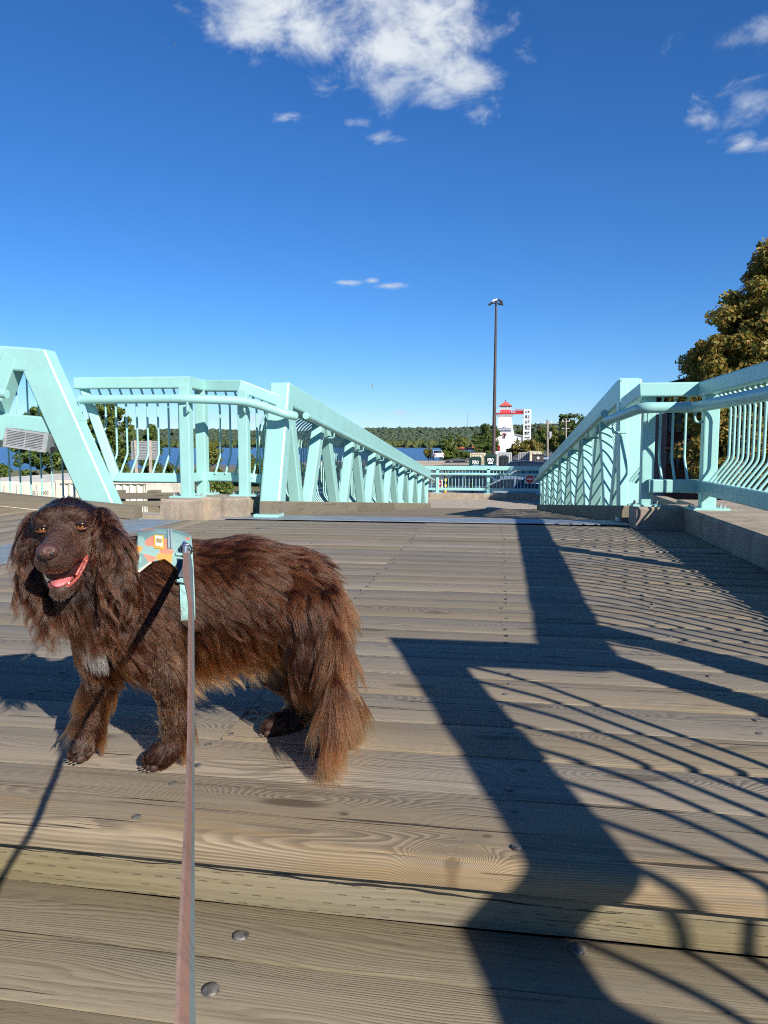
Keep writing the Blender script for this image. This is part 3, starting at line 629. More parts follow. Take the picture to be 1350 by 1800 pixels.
for (px, py, lab) in ((770.5, 850, 'red no entry disc on a white plate behind the left end of the far railing'), (931, 842, 'red no entry disc on a white plate at the right end of the far railing')):
    p = at(px, py, 26.62 if px < 800 else 26.40); S = .155
    sg = thing('no_entry_sign', lab, 'traffic sign', p, 'no entry signs on the far railing')
    o_ = lambda d: p + np.array((0, d, 0))
    MB().add([p + np.array(q) for q in ((-S, 0, -S), (S, 0, -S), (S, 0, S), (-S, 0, S), (-S, .02, -S), (S, .02, -S), (S, .02, S), (-S, .02, S))], [(0,1,2,3), (7,6,5,4), (0,4,5,1), (1,5,6,2), (2,6,7,3), (3,7,4,0)]).build('sign_plate', WHITE, sg, smooth=10)
    m = MB(); m.lathe([(0, 0), (S*.92, 0), (S*.92, .006), (0, .006)], seg=24); m.v = [(p[0]+a, p[1]-.002-c, p[2]+b) for a, b, c in m.v]; m.build('disc', RED, sg, smooth=10)
    MB().box((p[0]-S*.62, p[1]-.014, p[2]-S*.14), (p[0]+S*.62, p[1]-.009, p[2]+S*.14)).build('bar', WHITE, sg)
# ------------------------------------------------------------------ ground, river, hills
def shore(X):       # y of the near river bank
    return float(np.interp(X, [-400, -92, -45, -22, -8, 20, 300], [60, 132, 165, 188, 300, 420, 520]))
def gz(X, Y):
    z = -2.05 - float(np.clip((-5.5 - X)/4, 0, 1))*.95*float(np.clip((70 - Y)/30, 0, 1)) - 2.0*float(np.clip((-9 - X)/8, 0, 1))*float(np.clip((Y - 40)/35, 0, 1))
    d = shore(X) - Y
    if d < 14: z -= (14 - max(d, -20))/14*2.55
    return z
xs = np.unique(np.concatenate([np.linspace(-900, -120, 30), np.linspace(-120, 60, 73), np.linspace(60, 900, 30)])); ys = np.unique(np.concatenate([np.linspace(-60, 60, 41), np.linspace(60, 460, 100)]))
v = [(x, y, gz(x, y)) for y in ys for x in xs]; nx = len(xs)
f = np.array([(j*nx+i, j*nx+i+1, (j+1)*nx+i+1, (j+1)*nx+i) for j in range(len(ys)-1) for i in range(nx-1)])
m, t_, b = newmat('ground_surface'); g = t_.nodes.new('ShaderNodeNewGeometry').outputs['Position']; sp = t_.nodes.new('ShaderNodeSeparateXYZ'); t_.links.new(g, sp.inputs[0])
asp = mixc(t_, SS(t_, noise(t_, g, s=.35, detail=6, rough=.7), .3, .7), (.115, .108, .10), (.075, .072, .07))
grs = mixc(t_, SS(t_, noise(t_, g, s=.6, detail=7, rough=.75), .35, .65), (.10, .115, .03), (.19, .165, .07))
c = mixc(t_, SS(t_, MA(t_, 'ADD', sp.outputs[2], MA(t_, 'MULTIPLY', noise(t_, g, s=.4, detail=3), .3)), -2.05, -2.3), asp, grs)
t_.links.new(c, b.inputs['Base Color']); b.inputs['Roughness'].default_value = .92
gd = link('ground', mesh_np('ground', v, f, m, 60)); tag(gd, kind='structure')
m, t_, b = newmat('river_water'); g = t_.nodes.new('ShaderNodeNewGeometry').outputs['Position']
b.inputs['Base Color'].default_value = (.006, .035, .13, 1); b.inputs['Roughness'].default_value = .22; b.inputs['IOR'].default_value = 1.33
bump(t_, b, MA(t_, 'ADD', noise(t_, g, (.5, 1.4, 1), s=.55, detail=5, rough=.65), MA(t_, 'MULTIPLY', noise(t_, g, (.3, 1, 1), s=.05, detail=3), 1.5)), .75, .55)
wv = link('river', mesh_np('river', [(-2500, 40, -4.6), (2500, 40, -4.6), (2500, 2000, -4.6), (-2500, 2000, -4.6)], np.array([(0, 1, 2, 3)]), m)); tag(wv, kind='structure')
# far shore and hills
def hz(X, Y):
    u = (Y - 965) / 60; z = -6 + 3.2*np.clip(u, 0, 1)
    z += 2*np.clip((Y-1050)/600, 0, 1) + 46*np.clip((Y-1600)/900, 0, 1)**1.2 * (1 + .16*np.sin(X/310+1.0) + .08*np.sin(X/97))
    return z
xs = np.linspace(-2400, 2400, 121); ys = np.concatenate([np.linspace(955, 1100, 12), np.linspace(1130, 3400, 36)])
v = [(x, y, float(hz(x, y))) for y in ys for x in xs]; nx = len(xs); f = np.array([(j*nx+i, j*nx+i+1, (j+1)*nx+i+1, (j+1)*nx+i) for j in range(len(ys)-1) for i in range(nx-1)])
m, t_, b = newmat('far_hill_ground'); g = t_.nodes.new('ShaderNodeNewGeometry').outputs['Position']; sp = t_.nodes.new('ShaderNodeSeparateXYZ'); t_.links.new(g, sp.inputs[0])
wd = mixc(t_, noise(t_, g, s=.02, detail=6), (.030, .045, .022), (.05, .066, .026)); fld = mixc(t_, noise(t_, g, s=.015, detail=4), (.20, .17, .06), (.11, .13, .04))
t_.links.new(mixc(t_, SS(t_, sp.outputs[1], 985, 1010), fld, wd), b.inputs['Base Color']); b.inputs['Roughness'].default_value = .95
hl = link('far_hills', mesh_np('far_hills', v, f, m, 60)); tag(hl, kind='structure')
def icos(k=2):
    bm_ = bmesh.new(); bmesh.ops.create_icosphere(bm_, subdivisions=k, radius=1); v = np.array([p.co[:] for p in bm_.verts]); f = np.array([[q.index for q in p.verts] for p in bm_.faces]); bm_.free(); return v, f
IV, IF = icos(); IV1, IF1 = icos(1)
def far_wood(name, n, xr, yr, r0, r1, mat, seed, zf, sq=1.0, IV=None, IF=None):
    IV, IF = (IV, IF) if IV is not None else (globals()['IV'], globals()['IF'])
    rg = np.random.default_rng(seed); V = []; F = []
    for k in range(n):
        Y = rg.uniform(*yr); X = rg.uniform(xr[0], xr[1]) * Y / yr[1]; r = rg.uniform(r0, r1); z = float(zf(X, Y))
        nv = IV * (1 + .34*rg.normal(size=(len(IV), 1))) * np.array((1, 1, sq * rg.uniform(.8, 1.25))) * r; F.append(IF + len(V)*len(IV)); V.append(nv + (X, Y, z + r*.8))
    o = link(name, mesh_np(name, np.concatenate(V), np.concatenate(F), mat)); return tag(o, kind='stuff')
WOODLAND = mat_leaf('far_woodland', [(.045, .075, .026), (.07, .095, .03), (.11, .12, .035), (.055, .082, .032)], 0.1, .8)
HILLWOOD = mat_leaf('hill_woodland', [(.06, .09, .055), (.066, .096, .058), (.076, .105, .058)], 0.1, .8)
o = far_wood('far_shore_wood', 6500, (-640, 560), (990, 1330), 2.3, 4.4, WOODLAND, 3, hz); o['label'] = 'band of mixed green trees along the far bank of the river'; o['category'] = 'woodland'
o = far_wood('hill_wood', 14000, (-2000, 1700), (1500, 2750), 4.5, 8, HILLWOOD, 4, hz, .7, IV1, IF1); o['label'] = 'dark wooded hills along the horizon across the river'; o['category'] = 'woodland'
# radio mast on the far hill
b0 = at(822, 756, 2500); b1 = at(822, 727, 2500)
rm = thing('radio_mast', 'thin lattice radio mast rising above the wooded hills', 'mast', b0)
m_ = MB()
for k in range(3):
    a = 2*math.pi*k/3; q = np.array((1.1*math.cos(a), 1.1*math.sin(a), 0)); m_.tube([b0 + q, b1 + q], .3, 4)
m_.build('mast_leg', GREYMETAL, rm); m_ = MB()
for k in range(12):
    z0 = b0 + (b1-b0)*k/12; z1 = b0 + (b1-b0)*(k+1)/12; m_.tube([z0 + (1.1, 0, 0), z1 - (1.1, 0, 0)], .2, 4)
m_.build('lattice', GREYMETAL, rm)

# ------------------------------------------------------------------ trees
def leaves(ell, n, size, rg, nclump=60, clump=.28, up=.35):
    """leaf quads gathered in clumps through the crown's ellipsoids"""
    E = np.array(ell, float); vol = E[:, 3]*E[:, 4]*E[:, 5]; idx = rg.choice(len(E), nclump, p=vol/vol.sum())
    d = rg.normal(size=(nclump, 3)); d /= np.linalg.norm(d, axis=1)[:, None]; r = rg.uniform(.15, 1, nclump)**.45
    cc = E[idx, :3] + d * r[:, None] * E[idx, 3:]; cs = E[idx, 3:].mean(1) * clump * rg.uniform(.6, 1.4, nclump)
    pick = rg.integers(0, nclump, n); q = rg.normal(size=(n, 3)); q /= np.linalg.norm(q, axis=1)[:, None]; q *= (rg.uniform(0, 1, n)**.5)[:, None]
    p = cc[pick] + q * cs[pick][:, None] * np.array((1.15, 1.15, .8))
    ctr = E[:, :3].mean(0); nrm = q*.7 + rg.normal(size=(n, 3))*.55 + np.array((0, 0, up)); nrm /= np.linalg.norm(nrm, axis=1)[:, None]
    a = np.cross(nrm, rg.normal(size=(n, 3))); a /= np.linalg.norm(a, axis=1)[:, None]; b_ = np.cross(nrm, a); s = (size * rg.uniform(.55, 1.25, n))[:, None]
    V = np.stack([p - a*s, p - b_*s*.55 + nrm*s*.12, p + a*s, p + b_*s*.55 + nrm*s*.12], 1).reshape(-1, 3)
    return V, np.arange(4*n).reshape(n, 4), cc
BARK = plain('bark', (.13, .10, .075), .9, 0, .3, 3, .6)
def tree(name, label, cat, base, crown, n, size, mat, tr=.2, seed=1, group=None, nclump=60, clump=.28, limbs=5):
    rg = np.random.default_rng(seed); base = np.array(base, float); t = thing(name, label, cat, base, group)
    cr = [tuple(base + np.array(e[:3])) + tuple(e[3:]) for e in crown]
    V, F, cc = leaves(cr, n, size, rg, nclump, clump); me = mesh_np('crown', V - base, F, mat); link('crown', me, t)
    top = np.mean([c[:3] for c in cr], 0); m_ = MB()
    def taper(p0, p1, r0, r1, k=5):
        P = [p0 + (p1-p0)*i/k + (rg.normal(size=3)*.04*np.linalg.norm(p1-p0) if 0 < i < k else 0) for i in range(k+1)]
        rr_ = [r0 + (r1-r0)*i/k for i in range(k+1)]; seg = 7; v = []; f = []
        for p, r in zip(P, rr_): v += [p + r*np.array((math.cos(2*math.pi*q/seg), math.sin(2*math.pi*q/seg), 0)) for q in range(seg)]
        for i in range(k):
            for q in range(seg): q2 = (q+1) % seg; f.append((i*seg+q, i*seg+q2, (i+1)*seg+q2, (i+1)*seg+q))
        m_.add(v, f)
    fork = base + (top - base)*.62; taper(base + (0, 0, -.3), fork, tr, tr*.6)
    m_.sm = 80
    for k in range(limbs):
        c = cc[rg.integers(0, len(cc))]; taper(fork - (0, 0, rg.uniform(0, .3)*(fork[2]-base[2])), c, tr*.42, tr*.08)
    m_.build('trunk', BARK, t); return t
def px_tree(name, label, cat, px, py0, py1, wpx, Y, mat, seed, n=3500, leaf=2.6, shape='round', group=None, zbase=None, tr=None, nclump=60, clump=.30):
    """tree whose crown spans photo rows py0..py1 and wpx columns at depth Y"""
    c = at(px, (py0+py1)/2, Y); s = Y / (ray(px, py0)[1] * FPX); zb = gz(c[0], Y) if zbase is None else zbase; base = np.array((c[0], Y, zb))
    n = int(n*1.7); h = (py1-py0)*s; w = wpx*s; zc = c[2] - zb; rg = np.random.default_rng(seed+100)
    if shape == 'cone': cr = [(0, 0, zc + h*(k/5-.42), w*.5*(1-.17*k), w*.5*(1-.17*k), h*.17) for k in range(5)]
    else:
        cr = [(0, 0, zc, w*.40, w*.40, h*.44)]
        for k in range(6):
            a = rg.uniform(0, 6.28); cr.append((w*.26*math.cos(a), w*.26*math.sin(a), zc + h*rg.uniform(-.28, .28), w*.24, w*.24, h*.21))
    return tree(name, label, cat, base, cr, n, leaf*s, mat, tr or max(.08, w*.03), seed, group, nclump, clump)
G_DARK = mat_leaf('dark_green_leaves', [(.06, .105, .024), (.09, .145, .03), (.135, .175, .04), (.10, .14, .03)])
G_MID = mat_leaf('green_leaves', [(.075, .125, .024), (.12, .165, .032), (.17, .20, .04)])
G_OLIVE = mat_leaf('olive_leaves', [(.11, .145, .03), (.17, .195, .04), (.22, .21, .05), (.13, .165, .035)])
G_GOLD = mat_leaf('yellowing_leaves', [(.15, .165, .035), (.22, .20, .04), (.28, .18, .045), (.17, .18, .04)])
G_MAPLE = mat_leaf('turning_maple_leaves', [(.14, .16, .035), (.23, .23, .05), (.36, .27, .06), (.48, .27, .075), (.18, .19, .04)], .42)
px_tree('leafy_tree', 'broad conical green tree standing by the river left of the orange parasols', 'tree', 787, 755, 805, 40, 150, G_MID, 11, 8000, 1.7, 'cone', 'trees by the river')
px_tree('leafy_tree', 'tall dark green tree directly left of the brown light mast', 'tree', 854, 744, 802, 48, 165, G_DARK, 12, 8000, 1.7, group='trees by the river')
px_tree('leafy_tree', 'pale green tree between the conical tree and the dark tree across the water', 'tree', 811, 762, 792, 22, 240, G_OLIVE, 13, 3000, 1.5, group='trees by the river')
px_tree('young_tree', 'young yellowing tree by the water beside the railing end', 'tree', 754, 785, 807, 20, 130, G_GOLD, 14, 1400, 1.5)
px_tree('leafy_shrub', 'low green shrubs below the orange parasols', 'shrub', 818, 790, 806, 40, 110, G_MID, 15, 3000, 1.5)
px_tree('leafy_shrub', 'upright bright green shrub between the parasols and the light mast', 'shrub', 842, 779, 801, 18, 112, G_MID, 16, 2000, 1.5)
px_tree('spreading_bush', 'rounded olive and gold bush in front of the lighthouse annex', 'bush', 928, 771, 803, 66, 120, G_GOLD, 17, 8000, 1.7, nclump=110, clump=.22)
px_tree('spreading_bush', 'olive green bush at the foot of the white lighthouse', 'bush', 902, 787, 802, 26, 122, G_OLIVE, 18, 3500, 1.7)
px_tree('leafy_tree', 'large dark tree behind the utility poles left of the right truss', 'tree', 1012, 722, 800, 72, 150, G_DARK, 19, 9000, 2.0, group='trees behind the utility poles', nclump=120, clump=.22)
px_tree('leafy_tree', 'dark tree between the white stair tower and the nearest utility pole', 'tree', 950, 744, 800, 34, 175, G_DARK, 20, 4500, 1.8, group='trees behind the utility poles')
px_tree('leafy_tree', 'dark olive tree low behind the leaning wires', 'tree', 975, 747, 803, 52, 160, G_OLIVE, 21, 5000, 1.8, group='trees behind the utility poles')
px_tree('leafy_tree', 'small dark tree showing between the lighthouse and its stair tower', 'tree', 912, 752, 790, 26, 260, G_DARK, 22, 2500, 1.5)
px_tree('leafy_tree', 'round dark green tree seen through the gap beside the lamp on the left truss', 'tree', 82, 700, 852, 128, 44, G_DARK, 23, 14000, 3.0, group='trees along the river bank at left', nclump=140, clump=.2)
px_tree('leafy_tree', 'tall green tree seen behind the slanted end of the left railing', 'tree', 192, 692, 850, 92, 46, G_MID, 24, 12000, 3.0, group='trees along the river bank at left', nclump=120, clump=.2)
px_tree('leafy_tree', 'small dark tree behind the grey sign board', 'tree', 262, 742, 850, 46, 52, G_DARK, 25, 6000, 2.6, group='trees along the river bank at left')
px_tree('leafy_tree', 'thin olive tree between the second and third posts of the left railing', 'tree', 373, 770, 868, 34, 30, G_OLIVE, 26, 5000, 2.4, group='trees along the river bank at left')
px_tree('leafy_tree', 'slender tree just right of the third post of the left railing', 'tree', 432, 775, 860, 26, 34, G_OLIVE, 27, 3500, 2.4, group='trees along the river bank at left')
px_tree('leafy_shrub', 'low green shrub under the bottom rail of the left railing', 'shrub', 385, 846, 872, 60, 19, G_MID, 28, 2600, 4, zbase=-3.0)
px_tree('leafy_shrub', 'shrub at the far left edge below the truss', 'shrub', -8, 815, 858, 60, 36, G_MID, 29, 3500, 3)
for k, (px, w_, top) in enumerate(((300, 44, 812), (345, 40, 822), (462, 60, 800), (520, 60, 806), (585, 50, 808))):
    px_tree('leafy_shrub', ['green shrub right of the grey sign board', 'green shrub behind the double posts of the left railing', 'shrub behind the first strut of the left truss', 'shrub behind the second strut of the left truss', 'shrub behind the middle struts of the left truss'][k], 'shrub', px, top, 855, w_, 60, G_OLIVE if k % 2 else G_MID, 30+k, 2500, 2.2, group='shrubs along the bank')
# big maple at right
bs = at(1345, 700, 21.0); bs[2] = -1.4
sM = 21.0 / (ray(1300, 600)[1]*FPX)
cr = [(.05, 0, 6.6, .95, .95, 1.0), (.5, .1, 7.2, .9, .9, .8), (-.5, 0, 5.6, 1.0, .95, .9), (-1.2, 0, 4.7, .95, .9, .75), (-1.4, 0, 3.8, .85, .9, .85), (-.5, .2, 4.4, 1.2, 1.2, 1.1), (1.2, .2, 5.9, 1.5, 1.4, 1.4), (1.6, 0, 3.9, 1.8, 1.7, 1.7), (0, .1, 3.2, 1.6, 1.5, 1.3), (-.6, -.2, 2.4, 1.3, 1.2, 1.0), (.3, -.4, 5.2, 1.1, 1.0, 1.1)]; cr = [(a, b, c - .5, d*1.06, e, f*1.08) for a, b, c, d, e, f in cr]
tree('maple_tree', 'big maple with orange tinged leaves above the right railing', 'tree', bs, cr, 200000, .072, G_MAPLE, .24, 41, None, 640, .27, 9)

# ------------------------------------------------------------------ light mast
mb0 = at(867.5, 812, 72); mb1 = at(872, 534, 72); mb0[2] = -2.05
lm = thing('light_mast', 'tall dark brown steel light mast with floodlights on top', 'light mast', mb0)
P = [mb0 + (mb1-mb0)*k/8 for k in range(9)]; v = []; f = []
for k, p in enumerate(P): r = .20 - .105*k/8; v += [p + r*np.array((math.cos(2*math.pi*q/10), math.sin(2*math.pi*q/10), 0)) for q in range(10)]
for k in range(8):
    for q in range(10): q2 = (q+1) % 10; f.append((k*10+q, k*10+q2, k*10+10+q2, k*10+10+q))
x = MB().add(v, f); x.sm = 80; x.build('pole', BROWNSTEEL, lm)
MB().tube([mb1 + (-.42, 0, .05), mb1 + (.42, 0, .05)], .05, 6).tube([mb1 + (0, -.4, .1), mb1 + (0, .4, .1)], .05, 6).tube([mb1, mb1 + (0, 0, .35)], .09, 8).build('crossarm', BROWNSTEEL, lm)
for (dx, dz, tl, mt) in ((-.50, .0, .5, BLACK), (.44, -.06, -.2, BLACK), (-.12, .30, .3, WHITE), (.40, .22, -.6, BLACK)):
    c = mb1 + (dx, -.1, dz); u = np.array((math.cos(tl), 0, math.sin(tl))); w2 = np.array((-math.sin(tl), 0, math.cos(tl)))
    MB().sweep([c - u*.24, c + u*.24], rrect(.34, .16, .03), tuple(w2)).build('floodlight', mt, lm)

# ------------------------------------------------------------------ lighthouse
LY = 200.0
def lp(px, py, dy=0.0): p = at(px, py, LY); return p + np.array((0, dy, 0))
lh = thing('lighthouse', 'white tapered lighthouse with red lantern and gallery beyond the car park', 'lighthouse', lp(897, 797))
def frus(x0, x1, y0, X0, X1, y1, dz=0):     # tapered square block between two photo rows
    a, b = lp(x0, y0), lp(x1, y0); c, d = lp(X0, y1), lp(X1, y1); w0, w1 = (b[0]-a[0]), (d[0]-c[0]); m0 = LY + 3.6 - w0/2; m1 = LY + 3.6 - w1/2
    return MB().add([(a[0], m0, a[2]), (b[0], m0, a[2]), (b[0], m0+w0, a[2]), (a[0], m0+w0, a[2]), (c[0], m1, c[2]), (d[0], m1, c[2]), (d[0], m1+w1, c[2]), (c[0], m1+w1, c[2])],
                    [(0,3,2,1), (4,5,6,7), (0,1,5,4), (1,2,6,5), (2,3,7,6), (3,0,4,7)])
frus(867, 909.5, 802, 876.7, 899, 733.2).build('tower', WHITE, lh)
frus(876.7, 899, 733.2, 872, 904, 727.4).build('flared_cornice', WHITE, lh)
frus(871.8, 904.5, 727.4, 871.5, 905, 725.4).build('gallery_deck', RED, lh)
frus(878.5, 899, 725.4, 879.5, 898, 719.4).build('lantern_wall', RED, lh)
gl = frus(880, 897.5, 719.4, 880, 897.5, 713.6).build('lantern_glass', mat_glass('lantern_pane', (.35, .42, .48), .1), lh)
for x_ in (879.6, 885.6, 891.6, 897.6): 
    a = lp(x_, 719.4); b = lp(x_, 713.4); MB().box((a[0]-.08, LY+.6+1.6, a[2]), (a[0]+.08, LY+.75+1.6, b[2])).build('glazing_bar', WHITE, lh)
frus(877.4, 900.2, 713.5, 877.4, 900.2, 712.3).build('eave', plain('dark_red_paint', (.25, .02, .025), .5), lh)
frus(877.8, 899.8, 712.3, 888.3, 889.3, 704).build('lantern_roof', plain('faded_red_roof', (.60, .10, .08), .6), lh)
MB().tube([lp(888.8, 704, 3.6), lp(888.8, 701.5, 3.6)], .10, 6).build('finial', DARK, lh)
m_ = MB()
for x_ in np.linspace(872, 904.5, 8): a = lp(x_, 725.4, -2.0); m_.tube([a, lp(x_, 720.5, -2.0)], .022, 4)
for r_ in (720.5,): m_.tube([lp(872, r_, -2.0), lp(904.5, r_, -2.0)], .03, 4)
m_.build('gallery_rail', WHITE, lh)
def face(px, py): # point on the sloping front face of the tower
    tq = (802-py)/(802-733.2); w0 = lp(909.5, 802)[0]-lp(867, 802)[0]; w1 = lp(899, 733.2)[0]-lp(876.7, 733.2)[0]; y = LY + 3.6 - (w0+(w1-w0)*tq)/2
    return at(px, py, y)
NAVY = plain('navy_sign', (.03, .05, .12), .5, 0, .05)
def plate(name, pts, mat, par, th=.15, out=.05):
    q = [np.array(p) + (0, -out, 0) for p in pts]; n = len(q); return MB().add([p - np.array((0, th, 0)) for p in q] + q, [tuple(range(n)), tuple(range(2*n-1, n-1, -1))] + [(i, i+n, (i+1) % n + n, (i+1) % n) for i in range(n)]).build(name, mat, par)
sgn = plate('name_board', [face(874.3, 758), face(899, 758), face(899, 752.4), face(874.3, 752.4)], NAVY, lh)
plate('sign_crest', [face(886.8 + 3*math.cos(a), 752.3 - 3.1*math.sin(a)) for a in np.linspace(0, math.pi, 9)], NAVY, lh)
plate('crest_lamp', [face(885.6, 752), face(888, 752), face(888, 750.3), face(885.6, 750.3)], WHITE, lh, .2)
def text(name, s, p, h, mat, parent, width=None, rot=(R(90), 0, 0), bold=.0):
    cu = bpy.data.curves.new(name, 'FONT'); cu.body = s; cu.size = h; cu.align_x = 'CENTER'; cu.align_y = 'CENTER'; cu.extrude = .01*h; cu.offset = bold
    tmp = bpy.data.objects.new(name, cu); COL.objects.link(tmp); bpy.context.view_layer.update(); me = bpy.data.meshes.new_from_object(tmp.evaluated_get(bpy.context.evaluated_depsgraph_get())); bpy.data.objects.remove(tmp); bpy.data.curves.remove(cu)
    me.name = name; me.materials.clear(); me.materials.append(mat); o = link(name, me, parent, Vector(tuple(p)) - wloc(parent), rot)
    if width:
        xs_ = [q.co.x for q in me.vertices]; o.scale = (width / max(.01, max(xs_)-min(xs_)), 1, 1)
    return o
p = face(886.7, 755.0); text('lettering', 'THE LIGHTHOUSE', p + (0, -.27, 0), .62, WHITE, lh, 3.4, bold=.012)
# peaked window and door
DRED = plain('deep_red_trim', (.36, .03, .04), .5)
plate('window', [face(883.4, 770.5), face(889, 770.5), face(889, 764.5), face(883.4, 764.5)], plain('pale_window_surround', (.55, .42, .42), .5), lh, .15)
plate('window_pane', [face(885, 769.6), face(887.8, 769.6), face(887.8, 765.2), face(885, 765.2)], mat_glass('tower_pane'), lh, .22)
for a, b in (((881.6, 764.6), (886.2, 761.2)), ((886.2, 761.2), (890.6, 764.6))): MB().beam(face(*a) + (0, -.3, 0), face(*b) + (0, -.3, 0), .5, .22).build('window_hood', DRED, lh)
pw = frus(870.5, 879, 793, 870.5, 879, 784.4); pw.v = [(a, b - 6.2, c) for a, b, c in pw.v]; pw.build('porch', RED, lh)
q0, q1, q2 = lp(869.6, 784.8), lp(880, 784.8), lp(874.8, 780.6); MB().add([(a[0], LY-3.8+s, a[2]) for s in (0, 2.5) for a in (q0, q1, q2)], [(0,1,2), (5,4,3), (0,3,4,1), (1,4,5,2), (2,5,3,0)]).build('porch_roof', plain('porch_roof_red', (.42, .03, .03), .5), lh)
a, b = lp(872, 792.5), lp(877.3, 785.5); MB().box((a[0], LY-3.65, a[2]), (b[0], LY-3.5, b[2])).build('door', plain('dark_red_door', (.16, .015, .015), .5), lh)
# annex, stair tower and link bridge
an = thing('annex_building', 'low white annex with sloping roof between lighthouse and stair tower', 'building', lp(914, 797))
a, b, c, d = lp(901, 799), lp(933, 799), lp(926, 768.5), lp(901, 762.5); n_ = 4
MB().add([(p[0], LY+2+s, p[2]) for s in (0, 7) for p in (a, b, c, d)], [(0,1,2,3), (7,6,5,4), (0,4,5,1), (1,5,6,2), (2,6,7,3), (3,7,4,0)]).build('wall', WHITE, an)
MB().beam((d[0], LY+2, d[2]+.1), (c[0], LY+2, c[2]+.1), .9, .25).build('roof_edge', GREYMETAL, an)
for (x_, y_, w_, h_) in ((910.2, 771.8, 2.2, 5.6), (914.5, 786, 2, 4)):
    a, b = lp(x_-w_/2, y_+h_/2), lp(x_+w_/2, y_-h_/2); f_ = MB().box((a[0]-.1, LY+1.85, a[2]-.1), (b[0]+.1, LY+1.99, b[2]+.1)).build('window', WHITE, an); MB().box((a[0], LY+1.78, a[2]), (b[0], LY+1.845, b[2])).build('pane', mat_glass('annex_pane'), f_)
st = thing('stair_tower', 'open white steel stair tower joined to the lighthouse by a red bridge', 'stair tower', lp(927, 797))
a, b = lp(920.6, 797), lp(933.4, 720); x0, x1 = a[0], b[0]; y0, y1 = LY+1.5, LY+1.5+(x1-x0)
for (X_, Y_) in ((x0, y0), (x1, y0), (x1, y1), (x0, y1)): MB().box((X_-.14, Y_-.14, -2.2), (X_+.14, Y_+.14, b[2])).build('corner_post', WHITE, st)
for k, r_ in enumerate((720, 727, 737, 746, 757, 766, 776, 786)):
    z = lp(925, r_)[2]; s_ = [(x0, y0, z), (x1, y0, z), (x1, y1, z), (x0, y1, z)]; MB().sweep(s_, rrect(.16, .42, .02), closed=True).build('landing_frame', WHITE, st)
    if k:
        MB().box((x0, y0+.2, z-.25), (x1, y0+.9, z-.15)).build('landing', WHITE, st)
        zp = lp(925, (720, 727, 737, 746, 757, 766, 776, 786)[k-1])[2]
        q0, q1 = ((x0+.2, y0+.9, z), (x1-.2, y0+.9, zp)) if k % 2 else ((x1-.2, y0+.9, z), (x0+.2, y0+.9, zp)); MB().beam(q0, q1, .9, .18).build('stair_flight', GREYMETAL, st)
        MB().tube([((x0+x1)/2, y0, z), ((x0+x1)/2, y0, zp)], .07, 4).build('mullion', WHITE, st)
        MB().box((x0+.25, y0+.9, z+.15), (x1-.25, y0+.95, z+(zp-z)*.62)).build('screen', plain('grey_screen', (.42, .45, .48), .6), st)
br = thing('link_bridge', 'red footbridge with mesh sides joining lighthouse gallery and stair tower', 'bridge', lp(913, 727))
a, b = lp(899, 727.4), lp(921, 725.2); MB().box((a[0], LY+1.6, a[2]), (b[0], LY+3.4, b[2])).build('walkway', RED, br)
m_ = MB()
for x_ in np.linspace(901, 921, 12): m_.tube([lp(x_, 726, 1.6), lp(x_, 720, 1.6)], .06, 4)
for r_ in (720, 723): m_.tube([lp(905, r_, 1.6), lp(921, r_, 1.6)], .09, 4)
m_.build('bridge_rail', RED, br); a, b = lp(907, 725.6), lp(920.6, 721.3); MB().box((a[0], LY+3.2, a[2]), (b[0], LY+3.3, b[2])).build('mesh_panel', plain('red_mesh', (.28, .04, .04), .6), br)

# ------------------------------------------------------------------ poles, chimney, parasols
for (px, py0, py1, Y, r, lab) in ((962.5, 738, 806, 105, .16, 'weathered grey utility pole left of the larger tree'), (995, 735, 812, 118, .13, 'thin utility pole with two crossarms in front of the larger tree')):
    a, b = at(px, py1, Y), at(px, py0, Y); a[2] = -2.1; up_ = thing('utility_pole', lab, 'utility pole', a, 'utility poles')
    MB().tube([a, b], r, 8).build('pole', plain('grey_pole_wood', (.30, .26, .21), .9, 0, .2, 2), up_)
    m_ = MB(); m_.beam(b + (-.6, 0, -.5), b + (1.2 if px < 980 else .6, 0, -.5), .12, .14)
    if px > 980: m_.beam(b + (-.6, 0, -1.6), b + (.6, 0, -1.6), .12, .14)
    m_.build('crossarm', GREYMETAL, up_)
    for dx in (-.5, .5): MB().lathe([(0, 0), (.07, 0), (.09, .1), (.04, .22), (0, .24)], b + (dx, 0, -.43), 6).build('insulator', WHITE, up_)
    if px < 980: MB().lathe([(0, 0), (.16, 0), (.28, .5), (.26, .95), (0, 1.0)], b + (.35, 0, -2.6), 9).build('transformer', GREYMETAL, up_)
wr = thing('overhead_wires', 'thin overhead wires strung from the utility poles to the right', 'wires', at(962, 740, 105))
for dz in (-.25, -1.45):
    a = at(962.5, 738, 105) + (0, 0, dz); b = at(995, 735, 118) + (0, 0, dz); c = np.array((b[0]+60, 130, b[2]+2))
    for p0, p1 in ((a, b), (b, c)): MB().tube([p0 + (p1-p0)*s - np.array((0, 0, 1.2*s*(1-s)*2)) for s in np.linspace(0, 1, 9)], .025, 4).build('wire', DARK, wr)
a, b = at(949, 790, 190), at(949, 752, 190); ch = thing('orange_stack', 'slim rust orange chimney stack behind the gold bush', 'chimney', a)
MB().lathe([(0, 0), (.85, 0), (.72, b[2]-a[2]), (0, b[2]-a[2])], a, 12).build('shaft', plain('rust_orange', (.42, .12, .04), .7, 0, .2, .6), ch); MB().lathe([(.73, 0), (.85, 0), (.85, .35), (.73, .35)], b, 12).build('rim', DARK, ch)
